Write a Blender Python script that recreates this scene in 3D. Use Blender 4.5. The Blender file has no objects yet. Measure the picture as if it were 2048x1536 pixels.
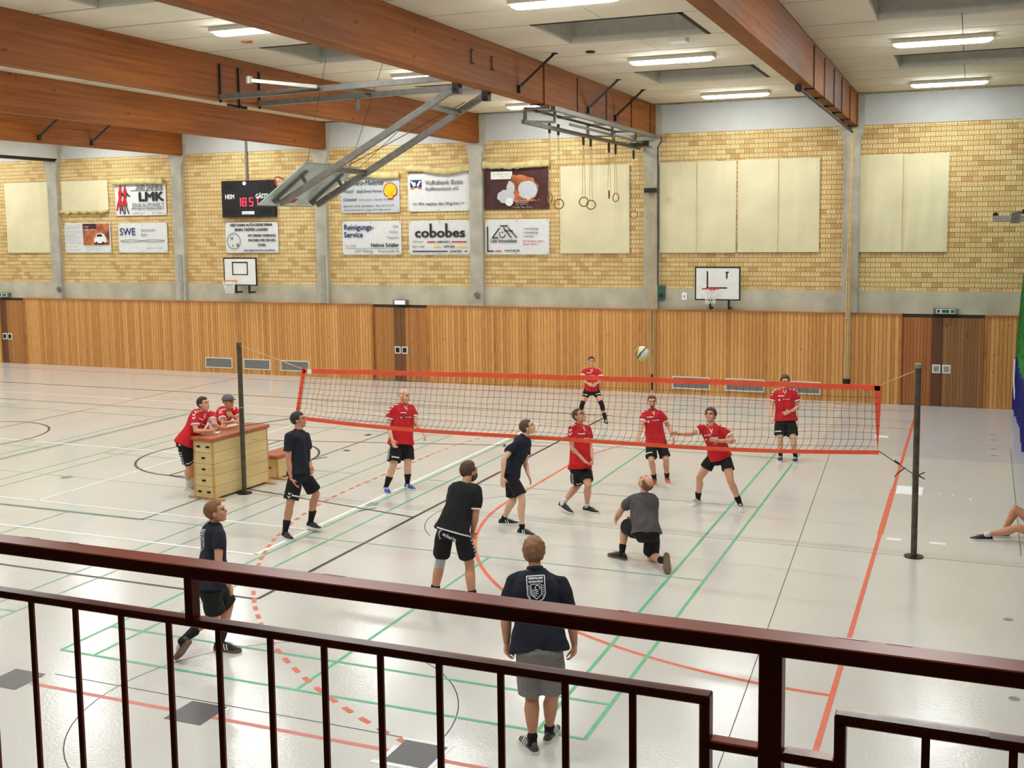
import bpy, bmesh, math, random
import numpy as np
from mathutils import Vector, Matrix, noise
from mathutils.bvhtree import BVHTree
random.seed(7); PI = math.pi
V = Vector
scene = bpy.context.scene
C = scene.collection

# ------------------------------------------------------------------ camera
cam_d = bpy.data.cameras.new('camera'); cam = bpy.data.objects.new('camera', cam_d); C.objects.link(cam)
cam_d.sensor_fit = 'HORIZONTAL'; cam_d.sensor_width = 36.0
cam_d.lens = 2182.56 / 2048 * 36.0
cam_d.shift_x = -55.57 / 2048; cam_d.shift_y = -92.29 / 2048
cam_d.clip_start = 0.05; cam_d.clip_end = 200
right = V((0.93036, 0.36651, -0.01012)); up = V((-0.02687, 0.0957, 0.99505)); fwd = V((-0.36566, 0.92548, -0.09888))
mw = Matrix.Identity(4)
for i in range(3):
    mw[i][0] = right[i]; mw[i][1] = up[i]; mw[i][2] = -fwd[i]
mw[0][3], mw[1][3], mw[2][3] = 1.14632, -18.05935, 4.55332
cam.matrix_world = mw
scene.camera = cam
# ------------------------------------------------------------------ world, exposure
w = bpy.data.worlds.new('world'); scene.world = w; w.use_nodes = True
w.node_tree.nodes['Background'].inputs[0].default_value = (0.9, 0.85, 0.75, 1)
w.node_tree.nodes['Background'].inputs[1].default_value = 0.05
scene.view_settings.view_transform = 'Standard'; scene.view_settings.look = 'None'
scene.view_settings.gamma = 1.0; scene.view_settings.use_curve_mapping = False
scene.view_settings.exposure = 0.0
LAMP_STRENGTH = 79.0      # the ceiling lamps' diffusers
scene.cycles.max_bounces = 6; scene.cycles.diffuse_bounces = 4; scene.cycles.sample_clamp_indirect = 6

# ------------------------------------------------------------------ materials
def lin(c):
    return tuple(((x/255)/12.92 if x/255 <= 0.04045 else ((x/255+0.055)/1.055)**2.4) for x in c[:3]) + (1,)
class NT:
    def __init__(s, m):
        m.use_nodes = True; s.t = m.node_tree; s.b = s.t.nodes['Principled BSDF']; s._o = None
    def n(s, typ, **k):
        nd = s.t.nodes.new(typ)
        for a, b in k.items():
            if a.startswith('i_'): nd.inputs[int(a[2:])].default_value = b
            else: setattr(nd, a, b)
        return nd
    def l(s, a, b): s.t.links.new(a, b)
    def coord(s):
        if s._o is None: s._o = s.n('ShaderNodeTexCoord').outputs['Object']
        return s._o
    def math(s, op, a, b=None, c=None):
        nd = s.n('ShaderNodeMath', operation=op)
        for i, x in enumerate((a, b, c)):
            if x is None: continue
            if isinstance(x, (int, float)): nd.inputs[i].default_value = x
            else: s.l(x, nd.inputs[i])
        return nd.outputs[0]
    def noise(s, scale, detail=2, vec=None, stretch=None):
        nd = s.n('ShaderNodeTexNoise'); nd.inputs['Scale'].default_value = scale; nd.inputs['Detail'].default_value = detail
        src = vec or s.coord()
        if stretch:
            mp = s.n('ShaderNodeMapping'); mp.inputs['Scale'].default_value = stretch; s.l(src, mp.inputs[0]); src = mp.outputs[0]
        s.l(src, nd.inputs['Vector']); return nd.outputs['Fac']
    def ramp(s, fac, stops):
        nd = s.n('ShaderNodeValToRGB'); e = nd.color_ramp.elements
        while len(e) < len(stops): e.new(0.5)
        for i, (p, c) in enumerate(stops): e[i].position = p; e[i].color = lin(c)
        s.l(fac, nd.inputs[0]); return nd.outputs[0]
    def mix(s, fac, a, b, mode='MIX'):
        nd = s.n('ShaderNodeMix', data_type='RGBA', blend_type=mode)
        for i, x in ((0, fac), (6, a), (7, b)):
            if isinstance(x, (int, float)): nd.inputs[i].default_value = x
            elif isinstance(x, tuple): nd.inputs[i].default_value = lin(x)
            else: s.l(x, nd.inputs[i])
        return nd.outputs[2]
    def bump(s, h, strength=0.3, dist=0.01):
        nd = s.n('ShaderNodeBump'); nd.inputs['Strength'].default_value = strength; nd.inputs['Distance'].default_value = dist
        s.l(h, nd.inputs['Height']); s.l(nd.outputs[0], s.b.inputs['Normal'])
def mat(name, col, rough=0.6, metal=0.0, var=0.06, vscale=8.0, bump=0.0, bscale=60.0, emit=None, stretch=None, spec=0.5):
    m = bpy.data.materials.new(name); t = NT(m)
    t.b.inputs['Roughness'].default_value = rough; t.b.inputs['Metallic'].default_value = metal
    t.b.inputs['Specular IOR Level'].default_value = spec
    if emit:
        t.b.inputs['Emission Color'].default_value = lin(col); t.b.inputs['Emission Strength'].default_value = emit
    d = tuple(max(0, x*(1-var)) for x in col); u = tuple(min(255, x*(1+var)) for x in col)
    t.l(t.ramp(t.noise(vscale, 3, stretch=stretch), [(0.3, d), (0.7, u)]), t.b.inputs['Base Color'])
    if bump: t.bump(t.noise(bscale, 3), bump)
    return m
M = {}
def mk(k, *a, **kw): M[k] = mat(k, *a, **kw); return M[k]

# floor: sheet linoleum, mottled, slightly glossy with an orange-peel surface
m = M['floor'] = bpy.data.materials.new('linoleum'); t = NT(m)
base = t.ramp(t.noise(0.35, 4), [(0.3, (212, 209, 202)), (0.7, (220, 218, 212))])
fine = t.noise(55, 4)
col = t.mix(0.10, base, t.ramp(fine, [(0.35, (150, 140, 125)), (0.65, (245, 240, 232))]))
sep = t.n('ShaderNodeSeparateXYZ'); t.l(t.coord(), sep.inputs[0]); X, Y, Z = sep.outputs
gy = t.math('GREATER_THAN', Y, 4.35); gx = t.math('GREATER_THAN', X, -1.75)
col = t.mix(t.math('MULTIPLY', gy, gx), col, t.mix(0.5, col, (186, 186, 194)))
seam = t.math('LESS_THAN', t.math('ABSOLUTE', t.math('ADD', Y, 2.5)), 0.018)
col = t.mix(t.math('MULTIPLY', seam, 0.55), col, (140, 130, 115))
for dy in (-6.4, 1.7, 6.0):
    seam = t.math('LESS_THAN', t.math('ABSOLUTE', t.math('SUBTRACT', Y, dy)), 0.008)
    col = t.mix(t.math('MULTIPLY', seam, 0.2), col, (140, 130, 115))
dirt = t.ramp(t.noise(2.2, 5, stretch=(1, .25, 1)), [(0.55, (0, 0, 0)), (0.8, (255, 255, 255))])
col = t.mix(t.math('MULTIPLY', dirt, 0.12), col, (150, 140, 122))
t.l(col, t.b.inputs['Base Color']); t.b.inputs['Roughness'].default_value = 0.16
t.b.inputs['Specular IOR Level'].default_value = 0.55
t.bump(t.noise(30, 3), 0.15, 0.01)

# brick: hollow face bricks, dark joints, two slit lines in every brick
m = M['brick'] = bpy.data.materials.new('brick'); t = NT(m)
sep = t.n('ShaderNodeSeparateXYZ'); t.l(t.coord(), sep.inputs[0]); X, Y, Z = sep.outputs
v = t.math('DIVIDE', Z, 0.125); row = t.math('FLOOR', v); fv = t.math('FRACT', v)
u = t.math('ADD', t.math('DIVIDE', X, 0.25), t.math('MULTIPLY', row, 0.5)); fu = t.math('FRACT', t.math('ADD', u, 400))
cell = t.n('ShaderNodeCombineXYZ'); t.l(t.math('FLOOR', u), cell.inputs[0]); t.l(row, cell.inputs[1])
wn = t.n('ShaderNodeTexWhiteNoise', noise_dimensions='2D'); t.l(cell.outputs[0], wn.inputs['Vector']); rnd = wn.outputs['Value']
face = t.ramp(rnd, [(0.0, (206, 168, 106)), (0.25, (232, 202, 138)), (1.0, (244, 220, 160))])
big = t.noise(0.25, 3)
face = t.mix(t.math('MULTIPLY', t.math('SUBTRACT', big, 0.35), 0.8), face, (212, 160, 98))
du = t.math('ABSOLUTE', t.math('SUBTRACT', fu, 0.5)); dv = t.math('ABSOLUTE', t.math('SUBTRACT', fv, 0.5))
slit = t.math('MULTIPLY', t.math('LESS_THAN', du, 0.34), t.math('MULTIPLY', t.math('GREATER_THAN', dv, 0.12), t.math('LESS_THAN', dv, 0.25)))
mort = t.math('MAXIMUM', t.math('GREATER_THAN', du, 0.462), t.math('GREATER_THAN', dv, 0.42))
col = t.mix(t.math('MULTIPLY', slit, 0.7), face, (140, 98, 50))
col = t.mix(t.math('MULTIPLY', mort, 0.85), col, (120, 84, 46))
t.l(col, t.b.inputs['Base Color']); t.b.inputs['Roughness'].default_value = 0.8
hgt = t.math('SUBTRACT', 1.0, t.math('MAXIMUM', mort, t.math('MULTIPLY', slit, 0.5))); t.bump(hgt, 0.4, 0.008)

def slats(name, pitch, stops, groove=(104, 60, 26), dark=None, knots=True):
    m = bpy.data.materials.new(name); t = NT(m)
    sep = t.n('ShaderNodeSeparateXYZ'); t.l(t.coord(), sep.inputs[0]); X, Y, Z = sep.outputs
    u = t.math('DIVIDE', t.math('ADD', X, 60), pitch); fl = t.math('FLOOR', u); fr = t.math('FRACT', u)
    wn = t.n('ShaderNodeTexWhiteNoise', noise_dimensions='1D'); t.l(fl, wn.inputs['W'])
    c = t.ramp(wn.outputs['Value'], stops)
    g = t.noise(6, 4, stretch=(6, 6, .5)); c = t.mix(0.35, c, t.ramp(g, [(0.35, stops[0][1]), (0.65, stops[-1][1])]))
    if knots:
        k = t.math('GREATER_THAN', t.noise(9, 1, stretch=(1, 1, .45)), 0.76); c = t.mix(t.math('MULTIPLY', k, 0.6), c, (92, 50, 22))
    if dark:
        x0, x1, dc, am = dark
        a = t.math('MULTIPLY', t.math('GREATER_THAN', X, x0), t.math('LESS_THAN', X, x1))
        c = t.mix(t.math('MULTIPLY', a, am), c, dc)
    gm = t.math('LESS_THAN', fr, 0.13); c = t.mix(t.math('MULTIPLY', gm, 0.8), c, groove)
    t.l(c, t.b.inputs['Base Color']); t.b.inputs['Roughness'].default_value = 0.5
    t.bump(t.math('SUBTRACT', 1.0, gm), 0.6, 0.01)
    return m
WS = [(0.0, (182, 120, 56)), (0.5, (212, 150, 80)), (1.0, (232, 174, 102))]
M['panelling'] = slats('wood_panelling', 0.098, WS)
M['door_a'] = slats('door_slats', 0.075, [(0, (160, 100, 46)), (1, (196, 136, 70))], dark=(-15.12, -14.72, (84, 52, 30), 0.75))
M['door_b'] = slats('door_slats_b', 0.08, [(0, (160, 92, 42)), (1, (186, 116, 58))], dark=(0.27, 0.62, (74, 44, 26), 0.85))
M['door_b2'] = slats('door_slats_c', 0.08, [(0, (132, 92, 52)), (1, (160, 112, 64))])
M['door_c'] = slats('door_slats_d', 0.08, [(0, (84, 54, 34)), (1, (120, 78, 44))])

# glulam: long grain, lamella lines, knots
m = M['glulam'] = bpy.data.materials.new('glulam'); t = NT(m)
sep = t.n('ShaderNodeSeparateXYZ'); t.l(t.coord(), sep.inputs[0]); X, Y, Z = sep.outputs
g = t.noise(5, 5, stretch=(1, .12, 3.5)); c = t.ramp(g, [(0.3, (128, 70, 26)), (0.7, (158, 94, 42))])
lam = t.math('FRACT', t.math('DIVIDE', Z, 0.045)); lm = t.math('LESS_THAN', lam, 0.06); c = t.mix(t.math('MULTIPLY', lm, 0.18), c, (104, 60, 26))
k = t.math('GREATER_THAN', t.noise(7.5, 1, stretch=(1, .55, 1)), 0.745); c = t.mix(t.math('MULTIPLY', k, 0.65), c, (84, 44, 18))
t.l(c, t.b.inputs['Base Color']); t.b.inputs['Roughness'].default_value = 0.6; t.b.inputs['Specular IOR Level'].default_value = 0.2

mk('concrete', (186, 179, 158), 0.85, var=0.08, vscale=1.6, bump=0.15, bscale=40)
mk('concrete_col', (178, 173, 158), 0.85, var=0.08, vscale=2.5, bump=0.15, bscale=60)
mk('plaster', (196, 195, 190), 0.9, var=0.02, vscale=2)
mk('ceil', (224, 213, 190), 0.9, var=0.04, vscale=0.8)
mk('ceil_gap', (40, 26, 18), 0.9)
mk('recess', (200, 197, 186), 0.8, var=0.03)
mk('dark_wall', (70, 52, 42), 0.9); mk('dark_trim', (56, 40, 30), 0.7)
mk('cap_wood', (176, 112, 56), 0.45, var=0.12, vscale=3, stretch=(.3, 1, 1))
mk('curtain_cloth', (224, 213, 174), 0.9, var=0.03, vscale=1.2, bump=0.08, bscale=300)
mk('cloth_roll', (206, 188, 132), 0.9, var=0.08, vscale=6)
mk('banner', (224, 224, 222), 0.55, var=0.015)
mk('banner_grey', (196, 200, 204), 0.5, var=0.02)
mk('white', (235, 235, 230), 0.5, var=0.02); mk('white_gloss', (232, 232, 228), 0.25, var=0.02)
mk('black', (18, 18, 20), 0.5, var=0.1); mk('ink', (28, 28, 36), 0.6); mk('blue_ink', (30, 50, 104), 0.6); mk('grey_ink', (110, 112, 118), 0.6)
mk('red_ink', (196, 30, 40), 0.6); mk('yellow_ink', (246, 204, 30), 0.6); mk('orange_ink', (236, 120, 30), 0.6)
mk('maroon', (66, 30, 28), 0.5, var=0.25, vscale=2.5); mk('sepia', (150, 84, 50), 0.6, var=0.5, vscale=3)
mk('steel', (122, 118, 110), 0.45, 0.3, var=0.08); mk('steel_light', (170, 168, 160), 0.4, 0.3)
mk('pole', (78, 70, 56), 0.4, 0.0, var=0.2, vscale=12); mk('iron', (38, 26, 22), 0.5, 0.2)
mk('wire', (90, 84, 76), 0.5, 0.3)
mk('net_black', (30, 28, 30), 0.8); mk('net_orange', (250, 92, 58), 0.7, var=0.06, vscale=5); mk('rope', (206, 176, 124), 0.8); mk('rope_dark', (96, 84, 70), 0.8)
mk('rail', (124, 56, 38), 0.3, var=0.1, vscale=5, bump=0.02, bscale=25, spec=.22)
mk('rail_worn', (168, 132, 116), 0.35, var=0.25, vscale=18)
mk('box_wood', (224, 196, 138), 0.5, var=0.05, vscale=2, stretch=(.4, .4, 3)); mk('box_edge', (206, 160, 96), 0.5, var=0.08); mk('leather', (168, 92, 56), 0.45, var=0.08, vscale=6, bump=0.1)
mk('red_line', (226, 104, 74), 0.4, var=0.05); mk('red_thin', (214, 120, 108), 0.4, var=0.05); mk('green_line', (92, 182, 134), 0.4, var=0.05); mk('green_thin', (128, 176, 150), 0.4); mk('black_line', (52, 46, 44), 0.4); mk('grey_line', (96, 116, 120), 0.4); mk('white_line', (244, 244, 244), 0.4, var=0.02)
mk('slate', (92, 90, 92), 0.35, var=0.06, vscale=30); mk('disc', (140, 136, 124), 0.5)
mk('lamp_body', (226, 220, 204), 0.5, var=0.01)
mk('ringwood', (150, 104, 54), 0.5); mk('glassy', (176, 190, 182), 0.2, var=0.08, vscale=4); mk('vent', (140, 140, 138), 0.5, var=0.04, vscale=90)
mk('led', (255, 40, 60), 0.5, emit=4.0); mk('led_off', (30, 18, 20), 0.5)
mk('sign_on', (240, 248, 244), 0.5, emit=1.5); mk('sign_green', (30, 100, 70), 0.5); mk('teal', (44, 84, 74), 0.5)
mk('curtain_green', (60, 140, 60), 0.8, var=0.2); mk('curtain_blue', (52, 52, 150), 0.7, var=0.15); mk('paper', (246, 246, 246), 0.6, var=0.01)
mk('ball_yellow', (232, 216, 120), 0.45, var=0.05); mk('ball_blue', (92, 88, 100), 0.45); mk('ball_white', (226, 222, 208), 0.45)
m = bpy.data.materials.new('lamp_diffuser'); m.use_nodes = True; t = NT(m)
t.b.inputs['Base Color'].default_value = (0.9, 0.9, 0.9, 1)
t.b.inputs['Emission Color'].default_value = (0.95, 1.0, 1.0, 1); t.b.inputs['Emission Strength'].default_value = LAMP_STRENGTH
M['diffuser'] = m

# ------------------------------------------------------------------ helpers
def setp(o, label=None, cat=None, group=None, kind=None):
    if label: o['label'] = label
    if cat: o['category'] = cat
    if group: o['group'] = group
    if kind: o['kind'] = kind
    return o
WL = {}      # where each thing's own origin stands; meshes are written in hall coordinates
def obj(name, bm, m, parent=None, smooth=False, **k):
    me = bpy.data.meshes.new(name)
    if isinstance(bm, bmesh.types.BMesh):
        bm.normal_update(); bm.to_mesh(me); bm.free()
    else: me = bm
    for x in (m if isinstance(m, (list, tuple)) else [m]): me.materials.append(M[x] if isinstance(x, str) else x)
    if smooth:
        for p in me.polygons: p.use_smooth = True
    o = bpy.data.objects.new(name, me); C.objects.link(o)
    if parent is not None:
        o.parent = parent; wl = WL.get(parent.name, (0, 0, 0)); o.location = (-wl[0], -wl[1], -wl[2])
    return setp(o, **k)
def thing(name, loc, label, cat, group=None):
    o = bpy.data.objects.new(name, None); o.empty_display_size = .1; C.objects.link(o); o.location = loc; WL[o.name] = tuple(map(float, loc))
    return setp(o, label, cat, group)
def rebase(o, loc):          # move a mesh thing's origin to its base, geometry stays
    o.data.transform(Matrix.Translation(-V(loc))); o.location = loc; WL[o.name] = tuple(map(float, loc)); return o
def B(): return bmesh.new()
def box(bm, x0, x1, y0, y1, z0, z1, mi=0):
    vs = [bm.verts.new(p) for p in ((x0,y0,z0),(x1,y0,z0),(x1,y1,z0),(x0,y1,z0),(x0,y0,z1),(x1,y0,z1),(x1,y1,z1),(x0,y1,z1))]
    for f in ((3,2,1,0),(4,5,6,7),(0,1,5,4),(1,2,6,5),(2,3,7,6),(3,0,4,7)):
        fc = bm.faces.new([vs[i] for i in f]); fc.material_index = mi
    return vs
def quad(bm, pts, mi=0):
    f = bm.faces.new([bm.verts.new(p) for p in pts]); f.material_index = mi; return f
def frame(d):
    d = V(d).normalized(); a = V((0,0,1)) if abs(d.z) < .9 else V((1,0,0)); s = d.cross(a).normalized(); return d, s, s.cross(d)
def bar(bm, p, q, w, h=None, mi=0, upv=None):
    p, q = V(p), V(q); h = h or w; d, s, u = frame(q-p)
    if upv is not None:
        u = V(upv); u = (u - d*u.dot(d)).normalized(); s = d.cross(u)
    c = [(-1,-1),(1,-1),(1,1),(-1,1)]
    r = [[bm.verts.new(e + s*(a*w/2) + u*(b*h/2)) for a, b in c] for e in (p, q)]
    fs = [bm.faces.new(r[0][::-1]), bm.faces.new(r[1])]
    for i in range(4): fs.append(bm.faces.new((r[0][i], r[0][(i+1)%4], r[1][(i+1)%4], r[1][i])))
    for f in fs: f.material_index = mi
def cyl(bm, p, q, r, n=12, r2=None, mi=0):
    p, q = V(p), V(q); r2 = r if r2 is None else r2; d, s, u = frame(q-p)
    a = [bm.verts.new(p + (s*math.cos(2*PI*i/n) + u*math.sin(2*PI*i/n))*r) for i in range(n)]
    b = [bm.verts.new(q + (s*math.cos(2*PI*i/n) + u*math.sin(2*PI*i/n))*r2) for i in range(n)]
    fs = [bm.faces.new(a[::-1]), bm.faces.new(b)]
    for i in range(n): fs.append(bm.faces.new((a[i], a[(i+1)%n], b[(i+1)%n], b[i])))
    for f in fs: f.material_index = mi
def path(bm, pts, r, n=6):
    for a, b in zip(pts, pts[1:]): cyl(bm, a, b, r, n)
def torus(bm, c, R, r, ax=(0,0,1), n=24, k=8, a0=0, a1=2*PI):
    d, s, u = frame(ax); c = V(c); rings = []; full = abs(a1-a0-2*PI) < 1e-6
    for i in range(n if full else n+1):
        a = a0 + (a1-a0)*i/n; e = s*math.cos(a) + u*math.sin(a)
        rings.append([bm.verts.new(c + e*(R + r*math.cos(2*PI*j/k)) + d*(r*math.sin(2*PI*j/k))) for j in range(k)])
    m_ = len(rings)
    for i in range(m_ if full else m_-1):
        for j in range(k): bm.faces.new((rings[i][j], rings[(i+1)%m_][j], rings[(i+1)%m_][(j+1)%k], rings[i][(j+1)%k]))
def bevel(bm, w=0.005, seg=2):
    bmesh.ops.bevel(bm, geom=bm.edges[:], offset=w, segments=seg, affect='EDGES', profile=.5); return bm
def text_bm(s, size, align='CENTER', bold=0.0, shear=0.0, sx=1.0, extrude=0.0):
    cu = bpy.data.curves.new('t', 'FONT'); cu.body = s; cu.size = size; cu.align_x = align; cu.shear = shear; cu.resolution_u = 3; cu.extrude = extrude
    o = bpy.data.objects.new('t', cu); C.objects.link(o)
    dg = bpy.context.evaluated_depsgraph_get(); dg.update(); me = bpy.data.meshes.new_from_object(o.evaluated_get(dg))
    bm = B(); bm.from_mesh(me); bpy.data.objects.remove(o); bpy.data.curves.remove(cu); bpy.data.meshes.remove(me)
    for v in bm.verts: v.co.x *= sx
    if bold:
        g0 = bm.verts[:]+bm.edges[:]+bm.faces[:]
        for i_, (dx, dy) in enumerate(((1, 0), (-1, 0), (0, 1), (0, -1), (.7, .7), (-.7, -.7))):
            r = bmesh.ops.duplicate(bm, geom=g0)
            for v in r['geom']:
                if isinstance(v, bmesh.types.BMVert): v.co.x += dx*bold; v.co.y += dy*bold; v.co.z += .0005*(i_+1)
    return bm

# ================================================================== the setting
YW = 11.1; ZC = 7.87
COLX = [-28.0, -22.82, -17.42, -12.28, -7.03, -1.74]
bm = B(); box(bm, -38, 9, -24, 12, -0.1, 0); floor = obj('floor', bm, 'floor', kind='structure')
def line(bm, x0, y0, x1, y1, wd, z=0.0015):
    d = V((x1-x0, y1-y0, 0)).normalized(); s = V((-d.y, d.x, 0))*(wd/2); a = V((x0, y0, z)); b = V((x1, y1, z))
    quad(bm, [a-s, b-s, b+s, a+s])
def arc(bm, cx, cy, r, a0, a1, wd, n=48, z=0.0015, dash=None):
    L = abs(a1-a0)*r
    if dash:
        k = 0
        while k*dash*2 < L:
            b0 = a0 + (a1-a0)*(k*dash*2)/L; b1 = a0 + (a1-a0)*min(1, (k*dash*2+dash)/L); arc(bm, cx, cy, r, b0, b1, wd, 2, z); k += 1
        return
    for i in range(n):
        p = []
        for a, rr in ((a0+(a1-a0)*i/n, r-wd/2), (a0+(a1-a0)*i/n, r+wd/2), (a0+(a1-a0)*(i+1)/n, r+wd/2), (a0+(a1-a0)*(i+1)/n, r-wd/2)):
            p.append((cx+rr*math.cos(a), cy+rr*math.sin(a), z))
        f = quad(bm, p)
        if f.calc_area() and f.normal.z < 0: f.normal_flip()
# handball
bm = B(); line(bm, 0, -9.98, 0, -1.5, .055, .0024); line(bm, 0, -1.5, 0, 1.5, .085, .0024); line(bm, 0, 1.5, 0, 10, .055, .0024)
line(bm, -6, -1.5, -6, 1.5, .055); arc(bm, 0, -1.5, 6, PI, 1.5*PI, .055); line(bm, -7.04, -.5, -7.04, .5, .05, .0024)
obj('handball_line', bm, 'red_line', floor)
bm = B(); arc(bm, 0, 1.5, 6, PI, .5*PI, .05); line(bm, -20.2, -10, -20.2, 10, .05); line(bm, -38, 10, 0, 10, .05)
for a, b in ((-7.66, -5.82), (-5.4, -3.48), (-3.04, 0), (-38, -8.1)): line(bm, a, -10, b, -10, .055)
obj('handball_side_line', bm, 'red_thin', floor)
bm = B(); arc(bm, 0, -1.5, 9, PI, PI+1.24, .055, dash=.15, z=.003)
y = -1.42
while y < 1.5: line(bm, -9, y, -9, y+.15, .055, .003); y += .3
obj('nine_metre_dash', bm, 'red_line', floor)
bm = B(); arc(bm, 0, 1.5, 9, PI, PI-1.24, .035, dash=.15, z=.003); obj('far_nine_metre_dash', bm, 'red_thin', floor)
# badminton courts
bm = B(); bt = B()
for x0 in (-8.06, -15.64, -23.2):
    x1 = x0+6.1; g = bm if x0 > -9 else bt
    for x in (x0, x0+.46, x1-.46, x1): line(g, x, -9.2, x, 4.2, .042, .0018)
    for a, b in ((-9.2, -4.48), (-.52, 4.2)): line(g, x0+3.05, a, x0+3.05, b, .042, .0018)
    for yy in (-9.2, -8.44, 3.44, 4.2): line(g, x0, yy, x1, yy, .042, .0021)
    for yy in (-4.48, -.52): line(bt, x0, yy, x1, yy, .03, .0023)
obj('badminton_line', bm, 'green_line', floor); obj('far_badminton_line', bt, 'green_thin', floor)
# black basketball and volleyball
bm = B(); line(bm, -7.02, -7.06, -7.02, 7.1, .055, .0026); line(bm, -38, -7.07, -7.02, -7.07, .05, .0026); line(bm, -38, 7.12, -7.02, 7.12, .05, .0026)
line(bm, -7.02, -2.95, -12.83, -1.8, .045, .0026); line(bm, -7.02, 3.1, -12.83, 1.8, .045, .0026); line(bm, -12.83, -1.8, -12.83, 1.8, .045, .0026)
arc(bm, -12.83, 0, 1.8, 0, 2*PI, .05, 64, .0026); arc(bm, -20.2, 0, 1.8, 0, 2*PI, .05, 64, .0026)
line(bm, -7.9, -2.62, -8.05, -2.92, .04, .0026); line(bm, -7.9, 2.72, -8.0, 3.0, .04, .0026); line(bm, -9.95, 2.2, -10.05, 2.5, .045, .0026)
line(bm, -11.08, .28, -10.9, .62, .06, .0026); line(bm, -10.95, 1.35, -10.8, 1.3, .12, .0026); line(bm, -11.4, 3.0, -11.28, 3.0, .2, .0026)
obj('basketball_line', bm, 'black_line', floor)
bm = B(); line(bm, -38, -4.53, -11.08, -4.53, .05, .0023); line(bm, -11.08, -4.53, -11.08, 4.5, .05, .0023); line(bm, -38, 4.5, -11.08, 4.5, .05, .0023); line(bm, -17.2, -4.5, -17.2, 4.5, .05, .0023)
obj('volleyball_line', bm, 'grey_line', floor)
bm = B(); line(bm, -38, -5.5, -8.16, -5.5, .055, .0026); line(bm, -38, 5.53, -8.16, 5.53, .055, .0026); line(bm, -8.19, -5.5, -8.19, 5.53, .07, .0026)
line(bm, -38, -4.13, -8.19, -4.13, .05, .0026); line(bm, -38, 4.13, -8.19, 4.13, .05, .0026); line(bm, -13.67, -4.13, -13.67, 4.13, .05, .0026); line(bm, -38, -.03, -13.67, -.03, .05, .0026)
line(bm, -5.9, 3.2, -6.2, 3.28, .05, .0026); line(bm, -8.6, -2.0, -8.35, -2.0, .03, .003)
obj('tennis_line', bm, 'white_line', floor)
bm = B()
for x0, y0, x1, y1 in ((.05, 1.18, .48, 1.8), (.11, -1.76, .31, -1.64), (.7, -1.76, .92, -1.66), (-.7, 6.3, -.42, 6.5)): box(bm, x0, x1, y0, y1, .0008, .0016)
for x, y in ((.75, 1.3), (.97, 1.3), (1.24, 1.1)): line(bm, x, y, x+.01, y+.14, .015)
o = obj('white_tape', bm, 'paper', floor)
bm = B(); [arc(bm, x, y, .06, 0, 2*PI, .12, 20, .0012) for x, y in ((-14.58, -2.56), (-20.24, 5.6), (-18.2, 0), (-8.09, -2.44))]
for x, y in ((1.69, 7.4), (1.68, 6.74), (1.68, 5.73), (1.67, 5.05), (1.66, -4.68), (1.65, -6.97)): arc(bm, x, y, .028, 0, 2*PI, .056, 12, .0012)
obj('floor_socket_cover', bm, 'disc', floor)
bm = B()
for cx, cy in ((-4.96, -9.72), (-5.0, -2.55)): arc(bm, cx, cy, 1.8, 0 if cy < -5 else PI*.6, 2*PI if cy < -5 else PI*1.25, .012, 64, .0012)
line(bm, -7.6, -9.735, -3.04, -9.735, .012); line(bm, -1.4, 4.32, -.72, -9.5, .009); line(bm, 2.0, 6, 1.9, -2, .008); line(bm, .02, 8.5, -8, 8.5, .012)
obj('floor_seam', bm, 'black_line', floor)
for i, (x0, lb) in enumerate(((-8.1, 'dark grey square floor plate, leftmost in the red side line'), (-5.82, 'dark grey square floor plate between the two other plates in the red side line'), (-3.46, 'dark grey square floor plate with white tape edges, nearest the wide fireman'))):
    bm = B(); box(bm, x0, x0+.42, -10.18, -9.77, 0.0005, .0035)
    o = obj('floor_plate', bm, 'slate', label=lb, cat='floor plate', group='dark square floor plates in the red side line')
    bm = B()
    if i == 2:
        for q in ((x0-.05, x0+.46, -9.77, -9.73), (x0+.42, x0+.46, -10.3, -9.77), (x0-.05, x0, -10.18, -9.9), (x0-.1, x0+.3, -10.24, -10.19)): box(bm, *q, .0008, .003)
    else: box(bm, x0+.42, x0+.45, -9.83, -9.77, .0008, .003)
    obj('tape', bm, 'paper', o)

# far wall
bm = B(); box(bm, -38, 9, YW, YW+.3, 0, ZC+1); wall = obj('wall_far', bm, 'brick', kind='structure')
bm = B(); box(bm, -38, 9, YW-.03, YW, 2.33, 2.9); obj('concrete_band', bm, 'concrete', wall)
bm = B(); box(bm, -38, 9, YW-.02, YW, 7.1, ZC); obj('plaster_band', bm, 'plaster', wall)
bm = B()
for a, b in ((-38, -31.05), (-29.88, -15.82), (-13.94, -.44), (1.52, 9)): box(bm, a, b, YW-.1, YW-.02, 0.0, 2.3)
obj('wood_panelling', bm, 'panelling', wall)
bm = B()
for a, b in ((-38, -31.05), (-29.88, -15.82), (-13.94, -.44), (1.52, 9)): box(bm, a, b, YW-.13, YW-.02, 2.3, 2.335)
for x in (-29.86, -15.84, -13.92, -11.75, -10.72, -.46, 1.54): box(bm, x-.03, x+.03, YW-.115, YW-.05, 0, 2.3)
obj('panelling_cap', bm, 'cap_wood', wall)
bm = B(); box(bm, -38.3, -38, -24, 12, 0, ZC+1); obj('wall_left', bm, 'plaster', kind='structure')
bm = B(); box(bm, 9, 9.3, -24, 12, 0, ZC+1); obj('wall_right', bm, 'plaster', kind='structure')
bm = B(); box(bm, -38, 9, -24.3, -24, 0, ZC+1); obj('wall_near', bm, 'dark_wall', kind='structure')
bm = B(); box(bm, -38, 9, -24, -16.2, 2.72, 2.88); obj('gallery_floor', bm, 'dark_wall', kind='structure')
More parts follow.
